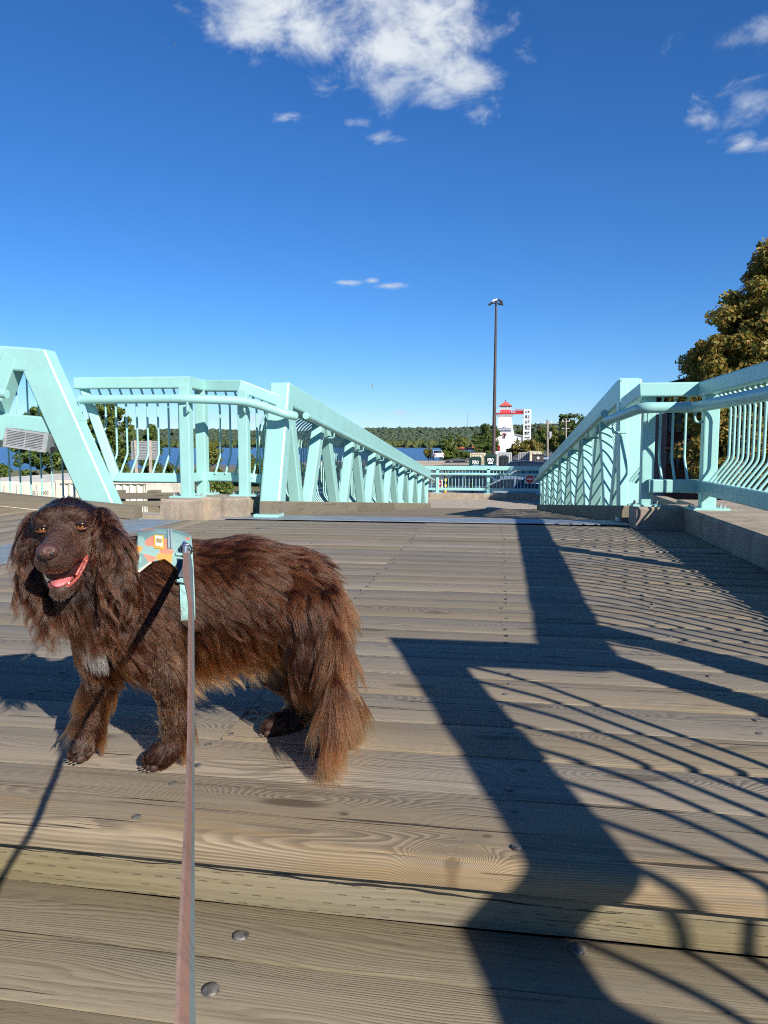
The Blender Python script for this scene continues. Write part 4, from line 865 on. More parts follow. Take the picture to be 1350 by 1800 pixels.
for k in range(6):
    px = 803 + 9.2*k; p = at(px, 792, 172); p[2] = -2.6; u_ = thing('patio_umbrella', ('leftmost orange parasol beside the conical tree', 'second orange parasol from the conical tree', 'third orange parasol from the conical tree', 'fourth orange parasol, just left of the upright bright shrub', 'fifth orange parasol, behind the upright bright shrub', 'last orange parasol, nearest the light mast')[k], 'parasol', p, 'orange parasols in a row on the riverside patio')
    zt = at(px, 786, 172)[2]; MB().tube([p, (p[0], p[1], zt+.1)], .06, 6).build('pole', WHITE, u_)
    MB().lathe([(0, -.02), (1.0, -.42), (1.02, -.62), (.98, -.60), (.05, .12)], (p[0], p[1], zt), 8).build('canopy', plain('orange_canvas', (.62, .12, .05), .8, 0, .1, 1), u_)

# ------------------------------------------------------------------ containers, bins
CREAM = plain('cream_container_paint', (.62, .54, .38), .6, 0, .12, 2.5); PALE = plain('off_white_container_paint', (.68, .63, .52), .6, 0, .14, 2.0); BING = plain('dark_green_bin_paint', (.012, .045, .035), .45, 0, .2, 2)
def container(label, x0, x1, z0, z1, yf, dep, mat, group='shipping containers', doors=False, ribs=14):
    t = thing('shipping_container', label, 'container', ((x0+x1)/2, yf, z0), group); m_ = MB(); n = ribs*4; xs_ = np.linspace(x0+.08, x1-.08, n+1)
    prof = [(x, yf + .03 + (.0 if (k//2) % 2 else .045)) for k, x in enumerate(xs_)]
    v = [(x, y, z) for x, y in prof for z in (z0+.12, z1-.08)]; f = [(2*k, 2*k+2, 2*k+3, 2*k+1) for k in range(n)]; m_.add(v, f).build('corrugated_side', mat, t, smooth=10)
    fr_ = MB()
    for X_ in (x0, x1-.1): fr_.box((X_, yf, z0), (X_+.1, yf+.12, z1))
    fr_.box((x0+.1, yf, z1-.09), (x1-.1, yf+.1, z1)).box((x0+.1, yf, z0), (x1-.1, yf+.1, z0+.13)); fr_.build('frame', mat, t)
    MB().box((x0+.005, yf+.13, z0+.02), (x1-.005, yf+dep, z1-.004)).build('body', mat, t)
    return t
def cpx(x0, x1, y0, y1, Y): a, b = at(x0, y1, Y), at(x1, y0, Y); return a[0], b[0], a[2], b[2]
x0, x1, z0, z1 = cpx(826, 852, 797, 822, 66); container('cream shipping container between the two green bins and the mast', x0, x1, -2.0, z1, 66, 5, CREAM, ribs=8)
x0, x1, z0, z1 = cpx(873, 900, 796, 822, 70); container('pale grey corrugated container behind the dark bin right of the mast', x0, x1, -2.0, z1, 70, 6, plain('pale_grey_container', (.46, .47, .48), .6, 0, .1, 2), ribs=9)
x0, x1, z0, z1 = cpx(931, 953, 794, 822, 66); container('cream shipping container behind the square grey cabinet', x0, x1, -2.0, z1, 66, 6, CREAM, ribs=2)
t = thing('lattice_gate', 'grey lattice screen between the two right hand containers', 'screen', at(921, 806, 67)); a, b = at(912, 815, 67), at(930, 796, 67)
MB().box((a[0], 67.3, -2), (b[0], 67.4, b[2])).build('backing', plain('lattice_backing_grey', (.16, .16, .16), .7), t)  # even dark grey panel behind the slats
for k in range(7): x_ = a[0] + (b[0]-a[0])*k/6; MB().box((x_-.05, 67.1, -2), (x_+.05, 67.2, b[2])).build('slat', GREYMETAL, t)
for k in range(5): z_ = -1.9 + (b[2]+1.9)*k/4; MB().box((a[0], 67.22, z_-.05), (b[0], 67.28, z_+.05)).build('cross_slat', GREYMETAL, t)
def bin_(label, px0, px1, py0, Y, txt, mat):
    x0, x1, z0, z1 = cpx(px0, px1, py0, 820, Y); t = thing('waste_bin', label, 'waste bin', ((x0+x1)/2, Y, -2.05), 'dark green waste bins'); w_ = x1-x0
    P2 = [(x0, -1.95), (x1, -1.95), (x1+.03, z1-.12), (x1-.12, z1), (x0+.12, z1), (x0-.03, z1-.12)]
    MB().add([(x, Y, z) for x, z in P2] + [(x, Y+1.6, z) for x, z in P2], [tuple(range(6)), tuple(range(11, 5, -1))] + [(i, i+6, (i+1) % 6+6, (i+1) % 6) for i in range(6)]).build('body', mat, t)
    MB().box((x0-.02, Y-.06, z1-.22), (x1+.02, Y-.005, z1-.14)).build('rim', mat, t)
    for q in (.25, .75): MB().box((x0+w_*q-.05, Y-.05, -1.9), (x0+w_*q+.05, Y-.005, z1-.3)).build('rib', mat, t)
    for q in (.15, .85): MB().lathe([(0, -.07), (.09, -.07), (.09, .07), (0, .07)], (x0+w_*q, Y+.2, -2.0), 8).build('caster', BLACK, t)
    if txt:
        text('lettering', txt, ((x0+x1)/2 + w_*.05, Y-.07, z1-.42), .34, WHITE, t, w_*.55, bold=.012)
        MB().box((x0+w_*.34, Y-.055, z1-.70), (x0+w_*.78, Y-.045, z1-.60)).build('printed_strip', WHITE, t)
bin_('dark green bin lettered FERO, left of the cream container', 825, 845, 803, 56, 'FERO', BING); bin_('taller dark green bin lettered FERO, against the light mast', 851.5, 871, 799, 57, 'FERO', BING); bin_('dark lidded bin with a white strip in front of the pale grey container', 877, 893.5, 801, 58, '', plain('dark_bin', (.02, .025, .03), .5))
x0, x1, z0, z1 = cpx(936, 955.5, 800, 825, 50); t = thing('grey_cabinet', 'square dark grey utility cabinet with a white badge', 'cabinet', ((x0+x1)/2, 50, -2.05))
MB().box((x0, 50, -2.05), (x1, 51, z1)).build('body', plain('charcoal_cabinet', (.065, .055, .052), .5), t); MB().box((x0-.03, 49.96, z1), (x1+.03, 51.04, z1+.05)).build('lid', plain('charcoal_cabinet_lid', (.055, .05, .05), .5), t); MB().box(((x0+x1)/2-.004, 49.985, -2), ((x0+x1)/2+.004, 49.999, z1-.05)).build('door_gap', DARK, t)
p = at(946, 805, 49.98); m_ = MB().lathe([(0, 0), (.09, 0), (.09, .02), (0, .02)], seg=12); m_.v = [(p[0]+a, p[1]-c, p[2]+b) for a, b, c in m_.v]; m_.build('badge', WHITE, t)
# containers at left, below the side ramp
zt = at(60, 845, 19.0)[2]; xa, xb = at(-90, 850, 19)[0], at(96, 850, 19)[0]; xc = at(262, 850, 19)[0]
t = container('off white shipping container with long corrugated side below the left ramp', xb+.03, xc, zt-2.6, zt+.02, 19, 2.4, PALE, ribs=13)
t = thing('shipping_container', 'off white shipping container showing its lettered end doors at the far left', 'container', ((xa+xb)/2, 19, zt-2.6), 'shipping containers')
MB().box((xa, 19.06, zt-2.6), (xb-.02, 25, zt-.03)).build('body', PALE, t)
for k in range(2):
    u0 = xa + (xb-xa)*(.02+.5*k); u1 = xa + (xb-xa)*(.48+.5*k); MB().box((u0, 19.0, zt-2.5), (u1, 19.055, zt-.12)).build('door', PALE, t)
    for q in (.30, .72): x_ = u0 + (u1-u0)*q; MB().tube([(x_, 18.96, zt-2.45), (x_, 18.96, zt-.1)], .022, 6).build('lock_bar', PALE, t); MB().box((x_-.04, 18.94, zt-.62), (x_+.10, 18.98, zt-.56)).build('latch', GREYMETAL, t)
for (s_, px, py) in (('GL', 59, 866), ('1400', 78, 866)): p = at(px, py, 18.98); text('lettering', s_, p, .13, plain('faded_grey_print', (.22, .20, .17), .7), t)
# sign board seen from behind
a, b = at(231, 808, 24), at(278, 775, 24); t = thing('sign_board', 'grey slatted back of a sign board on two posts beyond the left railing', 'sign board', ((a[0]+b[0])/2, 24, -3))
for k in range(12): z_ = a[2] + (b[2]-a[2])*k/12; MB().box((a[0], 24, z_), (b[0], 24.03, z_+(b[2]-a[2])/12*.78)).build('slat', GREYMETAL, t)
MB().box((a[0]+.02, 24.035, a[2]), (b[0]-.02, 24.05, b[2])).build('backing', plain('sign_backing', (.20, .20, .19), .6), t)
for px in (240, 265): x_ = at(px, 790, 24)[0]; MB().box((x_-.04, 23.92, -3.1), (x_+.04, 23.99, b[2]+.02)).build('post', plain('bleached_post', (.42, .36, .30), .8), t)
# timber guard rails below the left railing
t = thing('timber_guard_rail', 'low timber guard rail with square posts below the left railing', 'guard rail', at(240, 895, 12))
for (py, h_, Y) in ((872, 11, 12.0), (886, 9, 11.4)):
    a, b = at(150, py, Y), at(312, py-1, Y); MB().beam(a, b, .12, h_*.0092).build('rail', WOOD_CURB, t)
for px in (268, 205): a = at(px, 862, 12.12); MB().box((a[0]-.09, 12.1, -2.6), (a[0]+.09, 12.28, a[2])).build('post', WOOD_CURB, t)
a, b = at(150, 905, 9.3), at(300, 905, 9.3); tag(MB().box((a[0], 9.2, -2.9), (b[0], 9.6, a[2]+.02)).build('concrete_footing', CONC_PALE, loc=((a[0]+b[0])/2, 9.4, -1.5)), 'pale concrete footing between the timber guard rail and the plinth', 'concrete wall')

# ------------------------------------------------------------------ brown building at right
BRICK = plain('brown_brick', (.105, .05, .04), .85, 0, .2, 2); t = thing('brown_building', 'dark brown brick building with tall windows behind the right railing', 'building', (8.5, 22, -2))
x0 = at(1172, 760, 24)[0]; zR = at(1230, 655, 24)[2]
MB().box((x0, 24, -2.1), (x0+14, 36, zR-1.2)).build('wall', BRICK, t)
e0 = at(1188, 672, 23.6); e1 = at(1262, 640, 23.6); MB().add([(x0-.3, 23.6, e0[2]-.05), (x0+6, 23.6, e0[2]+1.65), (x0+14.3, 23.6, e0[2]-.05), (x0-.3, 36.3, e0[2]-.05), (x0+6, 36.3, e0[2]+1.65), (x0+14.3, 36.3, e0[2]-.05), (x0-.3, 23.6, e0[2]-.35), (x0+14.3, 23.6, e0[2]-.35), (x0-.3, 36.3, e0[2]-.35), (x0+14.3, 36.3, e0[2]-.35)],
    [(0,1,4,3), (1,2,5,4), (0,6,7,2,1), (3,4,5,9,8), (0,3,8,6), (2,7,9,5), (6,8,9,7)]).build('roof', plain('dark_roof', (.05, .04, .04), .8), t)
PANE = mat_glass('building_pane', (.10, .13, .17), .12)
for (px0, px1, py0, py1) in ((1174, 1182, 728, 759), (1187, 1197, 728, 759), (1173, 1178, 795, 815), (1188, 1193, 790, 822), (1203, 1208, 745, 822)):
    a, b = at(px0, py1, 23.98), at(px1, py0, 23.98); w_ = MB().box((a[0]-.05, 23.93, a[2]-.05), (b[0]+.05, 23.99, b[2]+.05)).build('window', plain('dark_frame', (.03, .022, .02), .5), t); MB().box((a[0], 23.9, a[2]), (b[0], 23.925, b[2])).build('pane', PANE, w_)
for px in (1184, 1199): a, b = at(px-1.5, 870, 23.9), at(px+1.5, 726, 23.9); MB().box((a[0], 23.86, a[2]), (b[0], 23.89, b[2])).build('pilaster', plain('dark_pilaster', (.035, .02, .018), .7), t)
a, b = at(1168, 789, 23.9), at(1215, 786, 23.9); MB().box((a[0], 23.8, a[2]), (b[0], 23.88, b[2])).build('orange_band', plain('orange_band', (.45, .14, .03), .6), t)
for k in range(5): MB().box((x0+3+2.2*k, 23.9, -.2), (x0+4.2+2.2*k, 23.98, 2.2)).build('window', PANE, t)
tag(MB().box((2.16, -2, -2.1), (2.2, 7.2, -.2)).build('retaining_wall', CONC, loc=(2.18, 3, -1)), 'concrete face behind the right hand wall', 'concrete wall')
gp = MB().add([(2.2, -6, -.35), (40, -6, -.35), (40, 24, -1.4), (2.2, 24, -1.4)], [(0, 1, 2, 3)]).build('side_pavement', ASPHALT); tag(gp, kind='structure')
kb = MB().box((4.2, 6, -.9), (4.45, 23, -.72)); o = kb.build('side_kerb', CONC_PALE); tag(o, kind='structure')

# ------------------------------------------------------------------ cars
CARGLASS = mat_glass('car_glass', (.012, .016, .02), .04); TAIL = plain('tail_lamp_red', (.35, .01, .012), .25); HEAD = plain('head_lamp_clear', (.6, .62, .65), .15); RIM = plain('wheel_rim', (.35, .36, .37), .35, .7)
def paint(name, c):
    m, t, b = newmat(name); b.inputs['Base Color'].default_value = (*c, 1); b.inputs['Roughness'].default_value = .28; b.inputs['Coat Weight'].default_value = .6; b.inputs['Coat Roughness'].default_value = .06; b.inputs['Metallic'].default_value = .25
    return m
def car(label, pos, head, mat, kind='hatch', L=4.3, W=1.76, H=1.48, group='parked cars'):
    t = thing('parked_car' if kind != 'pickup' else 'pickup_truck', label, 'car' if kind != 'pickup' else 'truck', pos, group); t.rotation_euler = (0, 0, head)
    hw = W/2; kx = L/4.3; kh = H/1.48
    low = [(-2.12, .42, .72, .80), (-2.05, .28, .92, .90), (-1.6, .22, .98, .97), (-.8, .20, .98, 1.0), (.3, .20, .97, 1.0), (1.1, .20, .93, .99), (1.7, .22, .85, .95), (2.05, .28, .72, .86), (2.15, .40, .60, .74)]
    if kind == 'pickup': low = [(x, a, (1.06 if x < -.2 else .99 if x < 1.2 else .96) if -2.1 < x < 2.0 else b+.2, w_) for x, a, b, w_ in low]
    def loft(st, fn, mat_, name):
        v = []; m = None; f = []
        for s in st: r = fn(s); m = len(r); v += r
        for i in range(len(st)-1):
            for k in range(m-1): f.append((i*m+k, i*m+k+1, (i+1)*m+k+1, (i+1)*m+k))
        f.append(tuple(range(m-1, -1, -1))); f.append(tuple((len(st)-1)*m+k for k in range(m)))
        me = mesh_np(name, v, f, mat_, 50); return link(name, me, t)
    loft(low, lambda s: [(s[0]*kx, y*hw, z*kh) for y, z in ((-s[3]*.93, s[1]), (-s[3], s[1]+.12), (-s[3]*1.0, (s[1]+s[2])*.55), (-s[3]*.96, s[2]-.05), (-s[3]*.86, s[2]), (0, s[2]+.03), (s[3]*.86, s[2]), (s[3]*.96, s[2]-.05), (s[3], (s[1]+s[2])*.55), (s[3], s[1]+.12), (s[3]*.93, s[1]))], mat, 'body')
    cab = {'hatch': [(-1.95, .98, .84), (-1.5, 1.36, .76), (-.6, 1.46, .74), (.2, 1.44, .75), (1.15, .97, .84)], 'sedan': [(-1.75, .97, .82), (-1.0, 1.36, .75), (-.3, 1.42, .74), (.3, 1.39, .75), (1.2, .95, .84)],
           'suv': [(-2.0, 1.0, .86), (-1.85, 1.48, .78), (-.6, 1.56, .78), (.25, 1.52, .78), (1.0, .99, .86)], 'pickup': [(-.75, 1.04, .86), (-.6, 1.48, .78), (0, 1.54, .78), (.35, 1.5, .78), (1.05, 1.0, .86)]}[kind]
    loft(cab, lambda s: [(s[0]*kx, y*hw, z*kh) for y, z in ((-.92*(1 if s[1] < 1.1 else .98), .93), (-s[2]-.02, s[1]-.06), (-s[2]*.8, s[1]), (s[2]*.8, s[1]), (s[2]+.02, s[1]-.06), (.92*(1 if s[1] < 1.1 else .98), .93))], CARGLASS, 'glasshouse')
    loft(cab[1:-1], lambda s: [(s[0]*kx, y*hw, z*kh) for y, z in ((-s[2]-.03, s[1]-.05), (-s[2]*.8, s[1]+.025), (s[2]*.8, s[1]+.025), (s[2]+.03, s[1]-.05))], mat, 'roof')
    for (i, j) in ((0, 1), (len(cab)-2, len(cab)-1)):
        for sg in (-1, 1):
            a = (cab[i][0]*kx, sg*(cab[i][2]+.01)*hw, cab[i][1]*kh-.05); b = (cab[j][0]*kx, sg*(cab[j][2]+.01)*hw, cab[j][1]*kh-.05); link('pillar', MB().beam(a, b, .07, .06).mesh('pillar', mat), t)
    for sg in (-1, 1): link('pillar', MB().beam((-.25*kx, sg*.93*hw, .95*kh), (-.3*kx, sg*.80*hw, (cab[2][1]-.03)*kh), .07, .05).mesh('pillar', mat), t)
    for x in (-1.33, 1.36):
        for sg in (-1, 1):
            wm = MB().lathe([(.18, -.09), (.29, -.10), (.315, -.05), (.315, .05), (.29, .10), (.18, .09)], seg=16); wm.v = [(x*kx + a, sg*hw*.92 + c, .315 + b) for a, b, c in wm.v]; wo_ = link('wheel', wm.mesh('wheel', BLACK), t)
            rm_ = MB().lathe([(0, -.075), (.05, -.085), (.19, -.08), (.19, .08), (.05, .085), (0, .075)], seg=12); rm_.v = [(x*kx + a, sg*hw*.925 + c, .315 + b) for a, b, c in rm_.v]; link('rim', rm_.mesh('rim', RIM), wo_)
    for sg in (-1, 1):
        link('tail_light', MB().box((-2.14*kx, sg*hw*.80-.16, .70*kh), (-1.98*kx, sg*hw*.80+.16, .88*kh)).mesh('tail_light', TAIL), t); link('headlight', MB().box((1.93*kx, sg*hw*.70-.19, .58*kh), (2.10*kx, sg*hw*.70+.17, .71*kh)).mesh('headlight', HEAD), t)
        link('mirror', MB().box((.72*kx, sg*hw*1.02-.06, .93*kh), (.86*kx, sg*hw*1.02+.12, 1.06*kh)).mesh('mirror', mat), t)
    link('number_plate', MB().box((-2.15*kx, -.24, .50*kh), (-2.10*kx, .24, .62*kh)).mesh('number_plate', WHITE), t)
    return t
P_BLUE = paint('slate_blue_car_paint', (.10, .155, .22)); P_BLUE2 = paint('steel_blue_car_paint', (.25, .33, .40)); P_RED = paint('red_car_paint', (.22, .015, .025)); P_WHITE = paint('white_car_paint', (.72, .73, .74)); P_DARK = paint('black_car_paint', (.012, .013, .016)); P_GREY = paint('silver_car_paint', (.42, .44, .46))
gp_ = lambda px, Y: (at(px, 800, Y)[0], Y, -2.05)
car('dark slate blue car directly behind the left half of the far railing', gp_(806, 31.5), R(180), P_BLUE, 'hatch', 4.0, 1.8, 1.55)
car('steel blue car with pale roof behind the right half of the far railing', gp_(893, 31.2), R(180), P_BLUE2, 'sedan', 4.2, 1.8, 1.42)
car('silver car behind the steel blue car near the right no entry sign', gp_(912, 36.5), R(185), P_GREY, 'hatch', 4.2, 1.8, 1.56)
car('black car between the two cars behind the far railing', gp_(852, 36.0), R(90), P_DARK, 'suv', 4.3, 1.85, 1.62)
car('black suv parked in front of the grey cabinet', gp_(905, 46), R(180), P_DARK, 'suv', 4.4, 1.85, 1.6)
car('white pickup truck on the road behind the left end of the far railing', gp_(768, 128), R(105), P_WHITE, 'pickup', 4.4, 1.85, 1.6)
car('white car half hidden behind the right truss', gp_(962, 58), R(90), P_WHITE, 'suv', 4.3, 1.85, 1.6)
p = at(286, 857, 38); car('red car seen below the bottom rail of the left railing', (p[0], 38, gz(p[0], 38)), R(180), P_RED, 'sedan', 4.3, 1.8, 1.42)
p = at(620, 850, 34); car('black car seen between the struts of the left truss', (p[0], 34, gz(p[0], 34)), R(180), P_DARK, 'suv', 4.4, 1.85, 1.6); p = at(488, 850, 30); car('dark blue car behind the first struts of the left truss', (p[0], 30, gz(p[0], 30)), R(170), P_BLUE, 'suv', 4.4, 1.85, 1.6)
for (px, Y, lab, top) in ((783, 29.9, 'black and yellow striped bollard behind the left half of the far railing', 826), (830, 29.6, 'shorter striped bollard near the middle post of the far railing', 846)):
    a = at(px, top, Y); t = thing('striped_bollard', lab, 'bollard', (a[0], Y, -1.28), 'striped bollards'); YEL = plain('yellow_band', (.62, .42, .03), .5)
    h_ = a[2] + 1.28
    for k in range(8): MB().lathe([(0, 0), (.06, 0), (.06, h_/8), (0, h_/8)], (a[0], Y, -1.28 + h_*k/8), 10).build('band', BLACK if k % 2 else YEL, t)
# road kerbs and markings
for (Y, w_, mt) in ((98, .5, CONC_PALE), (112, .5, CONC_PALE)):
    o = MB().box((-30, Y, -2.2), (26, Y+w_, -1.9)).build('road_kerb', mt); tag(o, kind='structure')
o = MB().add([(-40, 76, -2.04), (40, 76, -2.04), (40, 92, -2.04), (-40, 92, -2.04)], [(0, 1, 2, 3)]).build('road', plain('worn_asphalt', (.16, .145, .13), .9, 0, .15, .5)); tag(o, kind='structure')
# birds
def bird(label, p, span, up_=.3):
    t = thing('gull', label, 'bird', p, 'birds in the sky'); p = np.array(p); s = span/2
    MB().lathe([(0, -s*.45), (s*.10, -s*.2), (s*.13, s*.1), (s*.07, s*.32), (0, s*.42)], (0, 0, 0), 8).frame(p, (0, 1, 0), (0, 0, 1), (1, .2, 0)).build('body', plain('gull_body', (.30, .30, .31), .7), t)
    for q in (-1, 1):
        w_ = [(0, .10, 0), (0, -.14, 0), (.42, -.06, up_*.9), (1.0, -.22, up_*.55), (.45, .16, up_*.95)]
        v = [p + s*np.array((.2*a*q*.3 + b, a*q, c)) for a, b, c in w_]; v2 = [x - (0, 0, s*.03) for x in v]
        MB().add(v + v2, [(0, 1, 2, 4), (4, 2, 3), (5, 9, 7, 6), (9, 8, 7), (0, 4, 9, 5), (4, 3, 8, 9), (3, 2, 7, 8), (2, 1, 6, 7)]).build('wing', plain('gull_wing', (.33, .33, .34), .7), t)
bird('gull with raised wings gliding above the left truss', at(655, 680, 60), .62, .75); bird('tiny distant bird high in the sky left of the big cloud', at(308, 78, 120), .75); bird('tiny distant bird beside the light mast', at(880, 590, 110), .45)
# ------------------------------------------------------------------ dog
rd = np.random.default_rng(5)
PR = []                                     # round cones: a, b, ra, rb, region, blend group
def rc(a, ra, b, rb, reg, grp=0): PR.append((np.array(a, float), np.array(b, float), ra, rb, reg, grp))
def chain(pts, reg, grp=0):
    Q = [(at(x, y, Y), r) for x, y, Y, r in pts]
    for (p, r), (q, s) in zip(Q[:-1], Q[1:]): rc(p, r, q, s, reg, grp)
chain([(225, 1086, 1.50, .092), (300, 1050, 1.56, .112), (430, 1036, 1.63, .110), (508, 1046, 1.68, .099), (542, 1088, 1.69, .076)], 'torso')
chain([(280, 1105, 1.545, .092), (370, 1088, 1.60, .078), (485, 1085, 1.65, .062)], 'belly')
chain([(225, 1090, 1.50, .090), (188, 1116, 1.47, .060)], 'chest')
chain([(278, 1006, 1.545, .078), (235, 1034, 1.505, .084), (172, 985, 1.445, .066)], 'neck')
chain([(150, 1045, 1.44, .055), (205, 1090, 1.48, .075)], 'throat')
chain([(276, 1105, 1.475, .052), (296, 1190, 1.457, .030)], 'upper_leg'); chain([(296, 1190, 1.457, .032), (311, 1268, 1.46, .020), (306, 1306, 1.457, .0195)], 'fore_leg'); chain([(298, 1318, 1.452, .022), (282, 1327, 1.443, .0235), (270, 1332, 1.437, .017)], 'paw', 1)
chain([(204, 1118, 1.50, .040), (176, 1200, 1.49, .023)], 'upper_leg'); chain([(176, 1200, 1.49, .023), (157, 1268, 1.476, .019), (151, 1298, 1.468, .021)], 'fore_leg'); chain([(150, 1304, 1.465, .021), (143, 1314, 1.456, .0225), (138, 1318, 1.449, .0165)], 'paw', 1)
chain([(535, 1085, 1.63, .086), (545, 1160, 1.60, .046)], 'thigh'); chain([(545, 1160, 1.60, .046), (604, 1238, 1.62, .027), (592, 1300, 1.60, .026)], 'hind_leg'); chain([(592, 1304, 1.60, .025), (574, 1316, 1.578, .027), (563, 1321, 1.566, .019)], 'paw', 1)
chain([(515, 1095, 1.735, .082), (492, 1170, 1.71, .050)], 'thigh'); chain([(492, 1170, 1.71, .050), (548, 1226, 1.75, .028), (510, 1268, 1.70, .024)], 'hind_leg'); chain([(508, 1270, 1.695, .024), (486, 1275, 1.668, .026), (474, 1279, 1.655, .018)], 'paw', 1)
chain([(548, 1012, 1.70, .034), (582, 1062, 1.63, .024), (592, 1140, 1.555, .017), (591, 1220, 1.485, .012), (586, 1272, 1.445, .007)], 'tail')
# head frame: E between the eyes, F towards the viewer, U up, S screen right
E_ = at(106, 928, 1.36)
F_ = np.array((.325, -.945, -.03)); F_ /= np.linalg.norm(F_); S_ = np.array((.945, .325, .055)); S_ -= F_*np.dot(S_, F_); S_ /= np.linalg.norm(S_); U_ = np.cross(F_, S_) * -1
if U_[2] < 0: U_ = -U_
HL = lambda s, u, f: E_ + S_*s + U_*u + F_*f
def hrc(a, ra, b, rb, reg): rc(HL(*a), ra, HL(*b), rb, reg, 1)
hrc((0, -.012, -.066), .056, (0, -.008, -.045), .050, 'skull'); hrc((0, .008, -.040), .031, (0, .010, -.060), .042, 'skull'); hrc((-.018, -.02, -.1), .048, (.018, -.02, -.1), .048, 'skull'); hrc((-.044, -.018, -.074), .040, (.044, -.018, -.074), .040, 'skull'); hrc((-.026, .004, -.052), .036, (.026, .004, -.052), .036, 'skull')
for q in (-1, 1):
    hrc((q*.041, .017, -.019), .014, (q*.020, .027, -.015), .0145, 'brow'); hrc((q*.044, -.034, -.060), .031, (q*.033, -.050, -.030), .022, 'cheek')
    hrc((q*.023, -.050, -.006), .018, (q*.0155, -.055, .068), .0180, 'muzzle')
hrc((0, -.019, -.012), .0245, (0, -.037, .084), .0215, 'muzzle'); hrc((0, -.054, .070), .021, (0, -.047, .084), .020, 'muzzle')
hrc((0, -.080, -.050), .036, (0, -.108, .003), .0215, 'jaw'); hrc((-.010, -.112, .010), .017, (-.006, -.119, .046), .0135, 'jaw'); hrc((.010, -.112, .010), .017, (.006, -.119, .046), .0135, 'jaw')
chain([(176, 912, 1.435, .019), (197, 955, 1.405, .021), (206, 1015, 1.395, .025), (198, 1066, 1.394, .015)], 'ear', 1); chain([(182, 918, 1.45, .017), (210, 970, 1.43, .020), (212, 1035, 1.42, .021)], 'ear', 1)
chain([(62, 916, 1.42, .017), (50, 962, 1.392, .018), (54, 1022, 1.385, .019), (78, 1066, 1.39, .013)], 'ear', 1)
PA = np.array([p[0] for p in PR]); PB = np.array([p[1] for p in PR]); RA = np.array([p[2] for p in PR]); RB = np.array([p[3] for p in PR]); GR = np.array([p[5] for p in PR]); REG = [p[4] for p in PR]
AB = PB - PA; AB2 = (AB**2).sum(1) + 1e-12
def sdf(P, full=False):
    P = np.asarray(P, float); out = np.empty(len(P)); near = np.empty(len(P), int); tt = np.empty(len(P))
    for i in range(0, len(P), 20000):
        p = P[i:i+20000, None, :]; t = np.clip(((p - PA)*AB).sum(2)/AB2, 0, 1); d = np.linalg.norm(p - PA - t[..., None]*AB, axis=2) - (RA + t*(RB - RA))
        g = []
        for grp, k in ((0, .014), (1, .006)):
            dd = d[:, GR == grp]; m = dd.min(1); g.append(m - k*np.log(np.exp(-(dd - m[:, None])/k).sum(1)))
        a, b = g; k = .008; m = np.minimum(a, b); out[i:i+20000] = m - k*np.log(np.exp(-(a-m)/k) + np.exp(-(b-m)/k))
        if full: nn = d.argmin(1); near[i:i+20000] = nn; tt[i:i+20000] = t[np.arange(len(nn)), nn]
    return (out, near, tt) if full else out
def sdfb(p):
    t = np.clip(((p - PA)*AB).sum(1)/AB2, 0, 1); d = np.linalg.norm(p - PA - t[:, None]*AB, axis=1) - (RA + t*(RB - RA)); d = d[HBODY]; m = d.min(); return m - .014*np.log(np.exp(-(d - m)/.014).sum())
HBODY = np.array([r in ('torso', 'belly', 'chest', 'neck') for r in REG])
def grad(P, e=.002):
    g = np.stack([sdf(P + e*np.eye(3)[k]) - sdf(P - e*np.eye(3)[k]) for k in range(3)], 1); return g / (np.linalg.norm(g, axis=1)[:, None] + 1e-9)
def dog_mesh():
    V = []; F = []; n = 0
    for a, b, ra, rb, *_ in PR:
        L = np.linalg.norm(b - a); k = max(2, int(L / (.35*min(ra, rb))) + 1)
        for t in np.linspace(0, 1, k): V.append(IV*(ra + (rb-ra)*t) + a + (b-a)*t); F.append(IF + n); n += len(IV)
    me = mesh_np('dog', np.concatenate(V), np.concatenate(F)); o = bpy.data.objects.new('dog', me); COL.objects.link(o)
    md = o.modifiers.new('r', 'REMESH'); md.mode = 'VOXEL'; md.voxel_size = .0055
    dg = bpy.context.evaluated_depsgraph_get(); ev = o.evaluated_get(dg); m2 = bpy.data.meshes.new_from_object(ev); bpy.data.objects.remove(o); bpy.data.meshes.remove(me)
    v = np.empty(len(m2.vertices)*3, np.float32); m2.vertices.foreach_get('co', v); v = v.reshape(-1, 3).astype(float)
    for _ in range(3): v -= np.clip(sdf(v), -.012, .012)[:, None]*grad(v)
    m2.vertices.foreach_set('co', v.astype(np.float32).ravel()); m2.polygons.foreach_set('use_smooth', [True]*len(m2.polygons)); m2.update(); return m2
DM = dog_mesh(); SKIN = plain('dark_brown_coat_base', (.040, .017, .0105), .65, 0, .2, 40); DM.materials.clear(); DM.materials.append(SKIN)
dog_at = Vector(tuple((at(300, 1300, 1.55)*(1, 1, 0)))); DM.transform(Matrix.Translation(-dog_at)); DM.name = 'dog'
dog = link('dog', DM, None, dog_at); tag(dog, 'chocolate brown long haired spaniel in a patterned harness standing on the deck', 'dog')
BK = at(560, 1060, 1.69) - at(225, 1060, 1.50); BK[2] = 0; BK /= np.linalg.norm(BK); DN = np.array((0, 0, -1.0)); SIDE = np.array((BK[1], -BK[0], 0)); SIDE *= np.sign(SIDE @ np.array((.3, -1, 0)))

